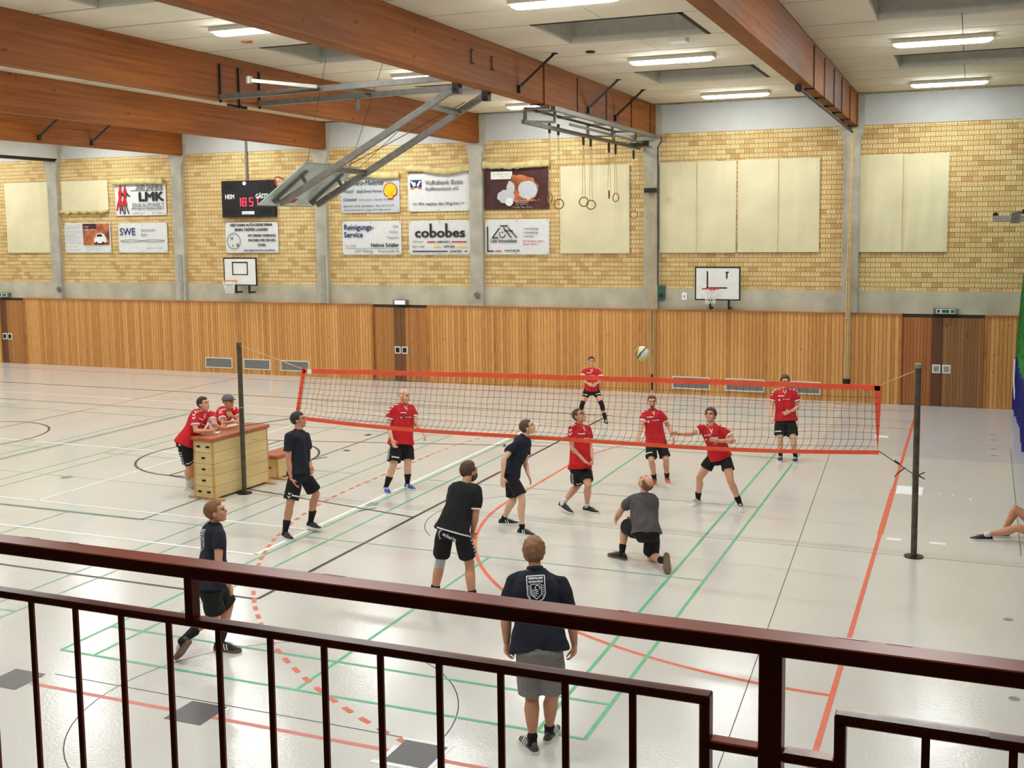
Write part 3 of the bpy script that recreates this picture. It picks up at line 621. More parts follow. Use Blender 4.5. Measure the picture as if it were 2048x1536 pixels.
for s, z, mm in (('• Vermietung', 4.55, 'ink'), ('• Verwaltung', 4.44, 'ink'), ('• Verkauf', 4.33, 'ink'), ('Kompetenz unter', 4.2, 'red_ink'), ('einem Dach!', 4.11, 'red_ink')): letters(s, .09, -10.85, z, YL, o, mm, shear=.15)
bm = B(); box(bm, -11.97, -11.935, YL, YL+.002, 3.92, 4.65); obj('frame_stroke', bm, 'ink', o); bm = B(); box(bm, -11.97, -11.76, YL, YL+.002, 3.92, 3.955); obj('frame_stroke', bm, 'ink', o)
bm = B(); box(bm, -11.72, -11.52, YL, YL+.002, 3.925, 3.955); obj('colour_bar', bm, 'red_ink', o); letters('www.Lütt.de', .09, -11.42, 3.93, YL, o, 'ink', bold=.002)
# scoreboard
bm = B(); box(bm, -21.22, -19.22, YW-.14, YW-.005, 5.03, 6.19); bevel(bm, .01, 1)
o = rebase(obj('scoreboard', bm, 'black', label='black electronic scoreboard reading HEIM and GÄSTE with red digits', cat='scoreboard'), (-20.2, YW, 5.03))
YS = YW-.145
letters('HEIM', .2, -21.08, 5.62, YS, o, 'white', bold=.006, sx=.8); letters('GÄSTE', .2, -19.44, 5.62, YS, o, 'white', 'RIGHT', .006, sx=.8)
SEG = {'1': 'bc', '8': 'abcdefg', '5': 'afgcd', '0': 'abcdef'}
def digit(ch, x, z, h, mm, nm):
    w_ = h*.55; t_ = h*.12; S = {'a': (0, h-t_, w_, t_), 'b': (w_-t_, h/2, t_, h/2), 'c': (w_-t_, 0, t_, h/2), 'd': (0, 0, w_, t_), 'e': (0, 0, t_, h/2), 'f': (0, h/2, t_, h/2), 'g': (0, h/2-t_/2, w_, t_)}
    bm = B()
    for k in SEG[ch]: a, b, c_, d_ = S[k]; box(bm, x+a, x+a+c_, YS-.002, YS, z+b+.003, z+b+d_-.003)
    obj(nm, bm, mm, o)
for ch, x in (('1', -20.62), ('8', -20.42), ('5', -20.16), ('1', -19.97)): digit(ch, x, 5.38, .27, 'led', 'lit_digit')
for x in (-21.1, -20.95, -20.8, -19.75, -19.6, -19.45): digit('8', x, 5.9, .2, 'led_off', 'unlit_digit'); digit('8', x, 5.14, .16, 'led_off', 'unlit_digit')
bm = B(); cyl(bm, (-20.32, YS-.02, 6.1), (-20.32, YS, 6.1), .055, 16); obj('white_light', bm, 'sign_on', o); bm = B(); box(bm, -20.45, -19.98, YS-.004, YS, 5.12, 5.22); t_ = obj('maker_plate', bm, 'white', o); scribble(-20.4, -20.03, 5.145, .04, YS-.006, t_, 'ink', 45)
bm = B(); box(bm, -20.32, -20.25, YW-.06, YW-.01, 6.19, 7.6); rebase(obj('cable_duct', bm, 'steel', label='narrow grey cable duct rising from the scoreboard to the ceiling', cat='duct'), (-20.28, YW, 6.19))
# wall hoops
def wall_hoop(x0, x1, z0, z1, kind, lb):
    cx = (x0+x1)/2; t_ = thing('basketball_hoop', (cx, YW, z0), lb, 'basketball hoop', 'small basketball hoops on the far wall'); yb = YW-.45
    bm = B(); box(bm, x0, x1, yb, yb+.03, z0, z1); bevel(bm, .008, 1); bd = obj('backboard', bm, 'white', t_)
    for q in ((x0, x1, z1-.035, z1+.004), (x0, x1, z0-.004, z0+.03), (x0-.004, x0+.03, z0, z1), (x1-.03, x1+.004, z0, z1)):
        bm = B(); box(bm, q[0], q[1], yb-.004, yb+.034, q[2], q[3]); obj('edge_band', bm, 'black', bd)
    zc = z0+.33
    if kind == 0:
        for q in ((cx-.3, cx+.3, zc+.38, zc+.42), (cx-.3, cx+.3, zc, zc+.03), (cx-.3, cx-.26, zc, zc+.42), (cx+.26, cx+.3, zc, zc+.42)):
            bm = B(); box(bm, q[0], q[1], yb-.004, yb, q[2], q[3]); obj('target_line', bm, 'black', bd)
    else:
        for q in ((cx-.3, cx+.26, z0+.31, z0+.345), (cx-.29, cx-.25, z0+.34, z0+.77), (cx+.23, cx+.27, z0+.58, z0+.72), (cx+.22, cx+.3, z0+.72, z0+.76)):
            bm = B(); box(bm, q[0], q[1], yb-.004, yb, q[2], q[3]); obj('target_line', bm, 'black', bd)
    rcx = cx-.2 if kind == 0 else cx-.12
    zr = z0+.16 if kind == 0 else z0+.32; yr = yb-.3
    bm = B(); torus(bm, (rcx, yr, zr), .225, .011, (0, 0, 1), 28, 6); box(bm, rcx-.06, rcx+.06, yr+.22, yb, zr-.05, zr+.01); obj('rim', bm, 'orange_ink' if kind == 0 else 'red_ink', t_)
    bm = B()
    for k in range(12):
        for s in (1, -1):
            pts = []
            for j in range(5):
                a = 2*PI*(k+s*j*.5)/12; r = (.22, .18, .15, .13, .12)[j]; pts.append((rcx+r*math.cos(a), yr+r*math.sin(a), zr-.1*j))
            path(bm, pts, .006, 3)
    obj('net', bm, 'paper', t_)
    for x in (cx-.2, cx+.3):
        bm = B(); bar(bm, (x, yb+.04, z0-.25), (x, yb+.04, z0+.4), .05); bar(bm, (x, yb+.04, z0-.22), (x, YW-.12, z0-.22), .05); bar(bm, (x, yb+.04, z0+.3), (x, YW-.02, z0+.3), .05); obj('bracket', bm, 'black', t_)
wall_hoop(-21.0, -19.76, 2.88, 3.76, 0, 'small white backboard with black target square and hoop, below the scoreboard')
wall_hoop(-5.71, -4.5, 2.63, 3.52, 1, 'small white backboard with broken black target marks and red rim')
# vents in the panelling
VG = 'grey vent grilles low in the wood panelling'
for x0, x1, lb in ((-22.13, -21.06, 'grey vent grille, leftmost of the left three in the panelling'), (-20.62, -19.6, 'grey vent grille right behind the left net post'), (-19.2, -18.14, 'grey vent grille behind the upper left corner of the net'), (-6.42, -5.37, 'grey vent grille in the panelling above the net, left of the right three'), (-4.95, -3.89, 'grey vent grille in the panelling, middle of the right three'), (-3.4, -2.43, 'grey vent grille behind the player farthest right, partly hidden')):
    bm = B(); box(bm, x0+.03, x1-.03, YW-.115, YW-.1, .19, .47); o = rebase(obj('vent_grille', bm, 'vent', label=lb, cat='vent', group=VG), ((x0+x1)/2, YW-.1, .17))
    bm = B()
    for q in ((x0, x1, .16, .19), (x0, x1, .47, .5), (x0, x0+.03, .19, .47), (x1-.03, x1, .19, .47)): box(bm, q[0], q[1], YW-.13, YW-.1, q[2], q[3])
    obj('vent_frame', bm, 'lamp_body', o)
    bm = B()
    for k in range(9): box(bm, x0+.03, x1-.03, YW-.12, YW-.112, .2+.03*k, .208+.03*k)
    obj('vent_slats', bm, 'steel', o)
# exit signs
for x0, x1, z, lit, lb in ((-15.08, -14.6, 2.33, 1, 'lit white emergency sign above the middle double door'), (.3, .88, 2.34, 0, 'green and white exit sign above the right double door'), (-31.0, -30.52, 2.36, 0, 'green exit sign above the door at the left edge')):
    t_ = thing('exit_sign', ((x0+x1)/2, YW-.1, z), lb, 'sign', 'emergency signs above the doors')
    bm = B(); box(bm, x0, x1, YW-.16, YW-.04, z, z+.15); bevel(bm, .006, 1); obj('sign_housing', bm, 'steel', t_)
    bm = B(); box(bm, x0+.07, x1-.07, YW-.165, YW-.16, z+.02, z+.13); pnl = obj('sign_panel', bm, 'sign_on' if lit else 'white', t_)
    if not lit:
        for a, b in ((.09, .16), (.2, .38), (.41, .5)):
            if x0+b < x1-.02: bm = B(); box(bm, x0+a, x0+b, YW-.168, YW-.165, z+.035, z+.115); obj('green_field', bm, 'sign_green', pnl)
    else:
        bm = B(); box(bm, x0+.28, x0+.3, YW-.168, YW-.165, z+.05, z+.1); obj('arrow_mark', bm, 'ink', pnl)
# fittings on the columns and band
for x, lb in ((-28.16, 'round grey siren on the leftmost column'), (-12.26, 'round grey siren on the column below the roof emblem banner')):
    bm = B(); cyl(bm, (x, YW-.2, 2.68), (x, YW-.13, 2.68), .09, 16, .06); cyl(bm, (x, YW-.23, 2.68), (x, YW-.2, 2.68), .055, 16, .09); box(bm, x-.05, x+.05, YW-.18, YW-.13, 2.56, 2.62); rebase(obj('siren', bm, 'steel', label=lb, cat='siren', group='sirens on the columns'), (x, YW-.13, 2.56))
bm = B(); box(bm, -6.83, -6.64, YW-.16, YW-.03, 2.6, 2.98); bevel(bm, .01, 1); o = rebase(obj('switch_box', bm, 'teal', label='dark green switch box beside the rope column', cat='switch box'), (-6.73, YW-.03, 2.6))
bm = B(); cyl(bm, (-6.73, YW-.2, 2.72), (-6.73, YW-.16, 2.72), .05, 12); obj('socket_cap', bm, 'iron', o)
bm = B(); box(bm, -6.17, -6.04, YW-.045, YW-.03, 2.6, 2.8); o = rebase(obj('number_sign', bm, 'paper', label='small white paper sign with the number 1', cat='sign'), (-6.1, YW-.03, 2.6)); letters('1', .12, -6.105, 2.65, YW-.047, o, 'ink', 'CENTER', .004)

# ================================================================== under the ceiling
# folded-up basketball unit between two beams
t_ = thing('folding_backboard', (-7.2, -.13, 7.0), 'grey steel ceiling frame with backboard swung up between two beams', 'basketball hoop')
for y in (-.75, .48):
    bm = B(); bar(bm, (-12.12, y, 7.1), (-7.15, y, 7.18), .10, .10); obj('ceiling_tube', bm, 'steel', t_)
    bm = B(); bar(bm, (-7.22, y, 7.0), (-10.86, y, 5.08), .085, .11); obj('swing_arm', bm, 'steel', t_)
    bm = B(); bar(bm, (-7.18, y, 7.2), (-7.18, y, 6.9), .13, .13); cyl(bm, (-7.22, y-.08, 6.97), (-7.22, y+.08, 6.97), .035, 10); obj('hinge_bracket', bm, 'iron', t_)
    bm = B(); bar(bm, (-10.92, y, 5.1), (-11.03, y, 5.19), .08, .09); bar(bm, (-10.99, y, 5.16), (-10.28, y, 5.68), .07, .09); bar(bm, (-10.4, y, 5.6), (-10.27, y, 5.41), .05, .05); obj('board_bracket', bm, 'steel', t_)
    bm = B(); box(bm, -12.15, -12.1, y-.02, y+.02, 7.0, 7.72); obj('beam_strap', bm, 'iron', t_)
bm = B(); box(bm, -12.15, -12.1, -.2, -.16, 6.95, 7.72); bar(bm, (-12.2, -.45, 6.99), (-12.1, .0, 6.97), .05); obj('beam_strap', bm, 'iron', t_)
for x, z, w_ in ((-9.75, 5.68, .09), (-7.75, 6.72, .09), (-9.6, 7.14, .05), (-7.18, 7.2, .08)):
    bm = B(); bar(bm, (x, -.78, z), (x, .51, z), w_); obj('cross_tube', bm, 'steel', t_)
bm = B(); bar(bm, (-9.9, -.9, 7.15), (-10.9, -1.5, 7.25), .06); cyl(bm, (-10.92, -1.5, 7.2), (-10.92, -1.5, 7.32), .06, 8); obj('stay_arm', bm, 'steel_light', t_)
bm = B(); bar(bm, (-9.9, .48, 7.2), (-9.9, .48, 6.88), .06); obj('stop_peg', bm, 'steel', t_)
for y0, y1, x1 in ((-.7, .45, -9.9), (.45, -.7, -9.4)):
    bm = B(); path(bm, [(-12.2, y0-.5, 5.2), (-8.4, y1, 6.5)], .008, 4) if False else path(bm, [(-7.6, y0, 6.9), (x1, y1, 5.75)], .007, 4); obj('stay_wire', bm, 'wire', t_)
for q in ((-10.5, -.5, 5.5, -10.2, -.1, 7.8), (-10.0, .3, 5.75, -9.3, .5, 7.8)):
    bm = B(); path(bm, [q[:3], q[3:]], .006, 4); obj('hoist_cord', bm, 'wire', t_)
# board plane: along A->B, width along Y
A = V((-11.15, 0, 5.03)); Bp = V((-10.1, 0, 5.77)); dd = (Bp-A).normalized(); nn = V((-dd.z, 0, dd.x))
bm = B(); L_ = (Bp-A).length
pts = [A+nn*.02, Bp+nn*.02, Bp+nn*.045, A+nn*.045]
vs = [[bm.verts.new((p.x, y, p.z)) for p in pts] for y in (-1.03, .77)]
bm.faces.new(vs[0]); bm.faces.new(vs[1][::-1])
for i in range(4): bm.faces.new((vs[0][i], vs[1][i], vs[1][(i+1) % 4], vs[0][(i+1) % 4]))
bmesh.ops.recalc_face_normals(bm, faces=bm.faces); bd = obj('backboard', bm, 'glassy', t_)
bm = B(); c0 = A+dd*.12+nn*.015; s0 = dd*.12
quad(bm, [(c0.x, -.28, c0.z), (c0.x+s0.x, -.28, c0.z+s0.z), (c0.x+s0.x, -.02, c0.z+s0.z), (c0.x, -.02, c0.z)]); obj('rim_plate', bm, 'red_ink', bd)
for e0, e1 in (((-1.03, 0), (.77, 0)), ((-1.03, 1), (.77, 1))):
    p = A+dd*(L_*e0[1])+nn*.033; bm = B(); bar(bm, (p.x, -1.03, p.z), (p.x, .77, p.z), .03); obj('edge_profile', bm, 'steel_light', bd)
rc = A+dd*.18+nn*.36
bm = B(); torus(bm, rc+V((0, -.13, 0)), .225, .012, dd, 28, 6); p = A+dd*.18; bar(bm, p+nn*.05+V((0, -.13, 0)), p+nn*.15+V((0, -.13, 0)), .1, .02); obj('rim', bm, 'red_ink', t_)
# ring frame beside the fifth beam
t_ = thing('ring_frame', (-7.1, 7, 7.0), 'grey steel gymnastic ring frame hanging along the underside of a wooden beam', 'gym frame')
for (x, z, y0, y1, w_) in ((-6.83, 7.0, 3.0, 10.9, .09), (-7.33, 6.72, 2.6, 10.9, .08), (-7.33, 7.0, 2.7, 8.6, .05), (-7.05, 6.82, 4.6, 10.8, .05)):
    bm = B(); bar(bm, (x, y0, z), (x, y1, z), w_); obj('long_rail', bm, 'steel', t_)
for y in (2.75, 3.35, 4.7, 6.7, 8.7, 10.2):
    bm = B(); bar(bm, (-7.36, y, 6.99), (-6.8, y, 6.99), .05); obj('cross_rail', bm, 'steel', t_)
for y in (2.7, 6.6, 8.6, 10.4):
    bm = B(); bar(bm, (-7.33, y, 7.0), (-7.33, y, 6.72), .06); obj('drop_post', bm, 'steel', t_); bm = B(); bar(bm, (-6.95, y+.7, 7.0), (-6.95, y+.7, 6.76), .05); bar(bm, (-7.33, y, 6.72), (-6.95, y+.7, 6.76), .04); obj('drop_post', bm, 'steel', t_)
bm = B(); bar(bm, (-7.33, 2.62, 6.72), (-6.95, 3.4, 6.76), .05); obj('end_rail', bm, 'steel', t_)
bm = B(); bar(bm, (-7.4, 10.3, 6.8), (-6.9, 10.3, 6.8), .12, .14); obj('pulley_block', bm, 'iron', t_)
RG = 'gymnastic rings hanging from the ring frame'
RL = ['thin gymnastic ring turned edgewise, first from the left', 'gymnastic ring beside the dark photo banner, second from the left', 'left ring of the overlapping pair before the cream sheet', 'right ring of the overlapping pair before the cream sheet', 'narrow edgewise gymnastic ring, fifth from the left', 'gymnastic ring, right of the edgewise one before the cream sheet', 'gymnastic ring hanging before the brick strip beside the rope column']
for (y, zt, zb, ang), lb in zip(((4.08, 6.62, 5.12, 65), (4.62, 6.62, 5.0, 10), (6.29, 6.52, 5.08, 0), (6.81, 6.52, 5.02, 5), (8.22, 6.46, 5.3, 86), (8.77, 6.46, 5.24, 50), (10.36, 6.42, 4.82, 15)), RL):
    x = -7.33; r_ = thing('gymnastic_ring', (x, y, zb), lb, 'gymnastic ring', RG)
    for dx in (-.012, .012):
        bm = B(); path(bm, [(x+dx*3, y, zb+.22), (x+dx, y, zt)], .007, 5); obj('strap', bm, 'rope', r_)
    bm = B(); cyl(bm, (x, y, zt-.02), (x, y, zt+.05), .03, 8); box(bm, x-.025, x+.025, y-.025, y+.025, zt+.05, zt+.22); obj('swivel', bm, 'black', r_)
    a = math.radians(ang)-.38; bm = B(); torus(bm, (x, y, zb+.105), .105, .014, (math.sin(a), math.cos(a), 0), 28, 8); obj('wooden_ring', bm, 'ringwood', r_, smooth=True)
# struts and rods on the beams
k = 0
for (x, y0, y1, lb) in ((-6.88, 1.31, 3.1, 'black diagonal strut on the central beam, nearest the camera'), (-6.88, 5.33, 7.5, 'black diagonal strut on the central beam, middle one above the ring frame'), (-6.88, 7.32, 9.6, 'black diagonal strut on the central beam, nearest the far wall'), (-22.66, 5.07, 5.7, 'black diagonal strut on the far left beam, left one'), (-22.66, 7.03, 7.7, 'black diagonal strut on the far left beam, right one')):
    bm = B(); x2 = x+.6; bar(bm, (x, y0, 7.22), (x2, y0+.35, ZC), .05, .05); box(bm, x-.02, x+.05, y0-.05, y0+.05, 7.12, 7.26); box(bm, x2-.05, x2+.05, y0+.3, y0+.4, ZC-.02, ZC)
    rebase(obj('beam_strut', bm, 'iron', label=lb, cat='strut', group='black struts from the beams to the ceiling'), (x, y0, 7.22))
def rod(x, y, lb): bm = B(); cyl(bm, (x, y, 7.05), (x, y, 7.8), .011, 6); box(bm, x-.012, x+.012, y-.02, y+.03, 7.78, 7.8); box(bm, x-.3, x+.02, y-.02, y+.02, 7.03, 7.05); rebase(obj('beam_rod', bm, 'iron', label=lb, cat='rod', group='threaded rods along the beam sides'), (x, y, 7.05))
for i, y in enumerate((2.62, 4.63, 6.65, 8.67, 10.4)): rod(-6.875, y, 'thin dark rod on the central beam above the ring frame, number %s from the left' % ('one', 'two', 'three', 'four', 'five')[i])
for i, y in enumerate((2.5, 4.05, 5.6, 7.05, 8.76, 10.5)): rod(-1.585, y, 'thin dark rod on the right beam, %s from the left' % ('first', 'second', 'third', 'fourth', 'fifth', 'sixth')[i])
for i, y in enumerate((-.8, .05)):
    bm = B(); path(bm, [(-6.87, y+.1, 7.62), (-6.87, y, 7.62), (-6.87, y, 7.4), (-6.87, y+.1, 7.4)], .012, 5); rebase(obj('wall_hook', bm, 'iron', label='small dark bracket on the central beam, %s of two' % ('left', 'right')[i], cat='bracket'), (-6.87, y, 7.4))
# climbing rope rail under the right beam and the gathered ropes
t_ = thing('rope_rail', (-1.74, 6, 7.0), 'dark rail with rope trolleys under the right wooden beam', 'rail')
bm = B(); cyl(bm, (-1.72, 1.6, 6.96), (-1.72, 10.85, 6.92), .03, 10); obj('rail_tube', bm, 'iron', t_); bm = B(); cyl(bm, (-1.72, 1.55, 6.96), (-1.72, 1.68, 6.96), .07, 14); obj('end_buffer', bm, 'iron', t_)
for y in (2.5, 4.05, 5.6, 7.05, 8.76, 10.3): bm = B(); bar(bm, (-1.78, y, 7.06), (-1.7, y, 6.94), .04); obj('rail_hanger', bm, 'iron', t_)
t_ = thing('climbing_ropes', (-1.74, 10.75, .6), 'thick pale climbing ropes gathered against the right column', 'climbing ropes')
for k in range(5):
    a = k*1.256; x = -1.76+.045*math.cos(a); y = 10.8+.04*math.sin(a); bm = B()
    path(bm, [(x, y, .62), (x+.01, y, 3.4), (-1.74+.01*k, 10.8, 6.93)], .021, 10); obj('climbing_rope', bm, 'rope', t_)
bm = B(); cyl(bm, (-1.76, 10.8, .5), (-1.76, 10.8, .64), .09, 12); obj('rope_end_cover', bm, 'iron', t_)
bm = B(); torus(bm, (-1.76, 10.8, 2.2), .075, .012, (0, 0, 1), 14, 5); obj('tie_band', bm, 'rope', t_)
bm = B(); path(bm, [(-2.0, 10.6, .012), (-1.7, 10.5, .012), (-1.4, 10.6, .012)], .01, 5); rebase(obj('loose_cord', bm, 'rope', label='thin pale cord lying at the foot of the right column', cat='cord'), (-1.7, 10.85, .01))
# hoist cords of the ring frame down the fifth column
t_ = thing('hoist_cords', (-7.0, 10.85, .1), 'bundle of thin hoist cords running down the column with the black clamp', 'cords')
for k in range(7):
    x = -7.15+.045*k; bm = B(); path(bm, [(-7.3+.02*k, 10.6, 6.5), (x, 10.86, 5.6), (x+.02*math.sin(k), 10.87, 3), (-6.98+.02*(k-3), 10.86, .55)], .007, 4); obj('cord', bm, 'rope', t_)
bm = B(); box(bm, -7.17, -6.83, 10.8, 10.9, 5.52, 5.64); obj('cord_clamp', bm, 'black', t_)
bm = B(); box(bm, -7.0, -6.96, 10.9, 10.95, .1, 2.3); obj('shadow_strip', bm, 'iron', t_)  # dark strip standing in for the narrow shadow down the column
bm = B(); path(bm, [(-6.74, 10.95, 7.05), (-6.72, 10.95, 6.9), (-6.82, 10.95, 6.75), (-6.82, 10.95, 3.0)], .014, 6); rebase(obj('cable', bm, 'iron', label='dark cable running down the right edge of the rope column', cat='cable'), (-6.82, 10.95, 3))
# arm at the right edge
t_ = thing('side_frame', (3.6, 3, 7.0), 'grey steel frame reaching into the picture at the right edge', 'gym frame')
bm = B(); bar(bm, (1.5, 3, 4.66), (3.4, 3, 4.66), .12, .1); obj('arm_tube', bm, 'steel_light', t_); bm = B(); bar(bm, (1.78, 2.93, 4.66), (1.92, 2.93, 4.66), .04, .17); obj('sleeve', bm, 'steel', t_)
for x, z in ((1.53, 4.73), (2.0, 4.78)): bm = B(); cyl(bm, (x, 2.95, z), (x, 3.05, z), .045, 12); obj('roller', bm, 'iron', t_)
bm = B(); bar(bm, (1.8, 3.04, 4.74), (2.3, 3.04, 4.8), .05); obj('lever', bm, 'steel', t_); bm = B(); bar(bm, (3.4, 3, 4.6), (3.45, 3, 7.1), .1); obj('hanger_tube', bm, 'steel', t_)
# divider curtain at the right edge
t_ = thing('divider_curtain', (2.4, 10, .05), 'gathered divider curtain with green upper and blue lower part at right edge', 'curtain')
for nm, mm, z0, z1 in (('lower_panel', 'curtain_blue', .05, 1.35), ('upper_panel', 'curtain_green', 1.36, 7.0)):
    bm = B(); n = 70; cols_ = []
    for i in range(n+1):
        y = 5.0+6.0*i/n; x = 2.27+.05*math.sin(i*1.1)+.02*math.sin(i*2.7); lo = 0
        cols_.append([bm.verts.new((x+.03*math.sin(z*2+i)+max(0, z-1.9)*.11, y, z)) for z in [z0+(z1-z0)*j/8 for j in range(9)]])
    for a, b in zip(cols_, cols_[1:]):
        for j in range(8): bm.faces.new((a[j], b[j], b[j+1], a[j+1]))
    bmesh.ops.solidify(bm, geom=bm.faces[:], thickness=.012); obj(nm, bm, mm, t_, smooth=True)
for z in (.75,):
    bm = B(); path(bm, [(2.2, 10.6, 1.3), (2.19, 10.5, .8), (2.22, 10.4, .35)], .02, 6); obj('white_strap', bm, 'paper', t_)

# ================================================================== on the court
YN = -2.5
PG = 'dark metal net posts'
for x, top, lb in ((-10.6, 2.66, 'dark metal net post standing beside the tall vaulting box'), (.52, 2.69, 'dark metal net post right of the net')):
    t_ = thing('net_post', (x, YN, 0), lb, 'net post', PG)
    bm = B(); cyl(bm, (x, YN, 0.004), (x, YN, top-.06), .042, 20); obj('post_tube', bm, 'pole', t_, smooth=False)
    bm = B(); cyl(bm, (x, YN, top-.06), (x, YN, top), .047, 20); bevel(bm, .004, 1); obj('post_cap', bm, 'rope_dark' if x < 0 else 'disc', t_)
    bm = B(); cyl(bm, (x, YN, 0.001), (x, YN, .014), .13, 24); obj('floor_flange', bm, 'iron', t_)
    if x < 0: bm = B(); torus(bm, (x, YN, 1.52), .046, .006, (0, .1, 1), 16, 5); obj('wound_cord', bm, 'rope', t_)
    else:
        bm = B(); torus(bm, (x, YN, 1.16), .048, .008, (.1, .1, 1), 16, 5); torus(bm, (x, YN, 1.13), .048, .007, (-.1, .1, 1), 16, 5); cyl(bm, (x+.03, YN, 1.15), (x+.12, YN-.02, 1.2), .01, 6); cyl(bm, (x+.03, YN, 1.15), (x+.12, YN, 1.1), .01, 6); obj('wound_cord', bm, 'rope_dark', t_)
def ztop(s): return 2.25+.12*s+.02*math.sin(PI*s)
def zbot(s): return 1.43+.03*s-.11*math.sin(PI*s)-.02*math.sin(3*PI*s)
def xt(s): return -9.33+9.36*s
def xb(s): return -9.5+9.53*s
def ybt(s, t): return YN-.0-.03*math.sin(PI*t)
t_ = thing('volleyball_net', (-4.7, YN, 1.3), 'black mesh volleyball net with orange bands stretched between the posts', 'net')
def band(nm, f, mm='net_orange', y=0, th=.006, n=60):
    bm = B(); rr = []
    for i in range(n+1):
        (xa, za), (xb_, zb_) = f(i/n); rr.append([bm.verts.new(p) for p in ((xa, YN-th+y, za), (xa, YN+th+y, za), (xb_, YN+th+y, zb_), (xb_, YN-th+y, zb_))])
    for a, b in zip(rr, rr[1:]):
        for j in range(4): bm.faces.new((a[j], a[(j+1) % 4], b[(j+1) % 4], b[j]))
    bm.faces.new(rr[0][::-1]); bm.faces.new(rr[-1]); bmesh.ops.recalc_face_normals(bm, faces=bm.faces); return obj(nm, bm, mm, t_)
band('top_band', lambda s: ((xt(s), ztop(s)-.075+.004*math.sin(s*60)), (xt(s), ztop(s)+.004*math.sin(s*60))))
band('bottom_band', lambda s: ((xb(s), zbot(s)-.055), (xb(s), zbot(s)+.008*(1-s))))
band('side_band', lambda s: ((-9.33+.0-.17*s, ztop(0)-.02-(ztop(0)-zbot(0))*s), (-9.26-.17*s, ztop(0)-.02-(ztop(0)-zbot(0))*s)), n=12)
band('side_band', lambda s: ((-.045+.03*s*s+.03*s, ztop(1)-.01-(ztop(1)-zbot(1))*s), (.045-.03*(s)*(s), ztop(1)-.01-(ztop(1)-zbot(1))*s)), n=16)
for s0, mm in ((.002, 'red_ink'), (.755, 'net_orange')):
    bm = B(); x = xt(s0); box(bm, x-.01, x+.02, YN-.014, YN+.014, ztop(s0)-.085, ztop(s0)+.008); obj('band_loop', bm, mm, t_)
bm = B(); box(bm, -9.22, -9.14, YN-.012, YN-.006, 2.17, 2.25); obj('maker_tag', bm, 'paper', t_)
bm = B(); NX, NZ = 94, 8
def npt(i, j):
    s = i/NX; t = j/(NZ+.6); t = min(1, t); x = xt(s)*(1-t)+xb(s)*t; z = (ztop(s)-.07)*(1-t)+zbot(s)*t
    x += .02*noise.noise(V((i*.3, j*.5, 1)))+(-.03*max(0, j-NZ+1)); z += .014*noise.noise(V((i*.25, j*.6, 5)))
    return (x, ybt(s, t), z)
for j in range(1, NZ+1):
    for i in range(NX): cyl(bm, npt(i, j), npt(i+1, j), .0028, 3)
for i in range(1, NX):
    for j in range(NZ+1): cyl(bm, npt(i, j), (npt(i, j+1) if j < NZ else (npt(i, j+1)[0]-.02, YN, zbot(i/NX))), .0028, 3)
obj('net_mesh', bm, 'net_black', t_)
for nm, a, b, mm in (('tension_rope', (-10.56, YN, 2.6), (-9.33, YN, 2.25), 'rope'), ('tension_rope', (.5, YN, 2.6), (.03, YN, 2.37), 'rope'), ('tension_cord', (.03, YN, 1.45), (.49, YN, 1.16), 'rope_dark'), ('tension_cord', (-10.56, YN, 1.2), (-9.5, YN, 1.4), 'rope_dark')):
    bm = B(); path(bm, [a, b], .007, 6); obj(nm, bm, mm, t_)
bm = B(); cyl(bm, (.24, YN, 1.33), (.31, YN, 1.285), .014, 6); obj('cord_toggle', bm, 'iron', t_); bm = B(); path(bm, [(.38, YN, 1.24), (.3, YN-.05, 1.18), (.25, YN-.06, 1.12)], .009, 5); obj('cord_end', bm, 'maroon', t_)

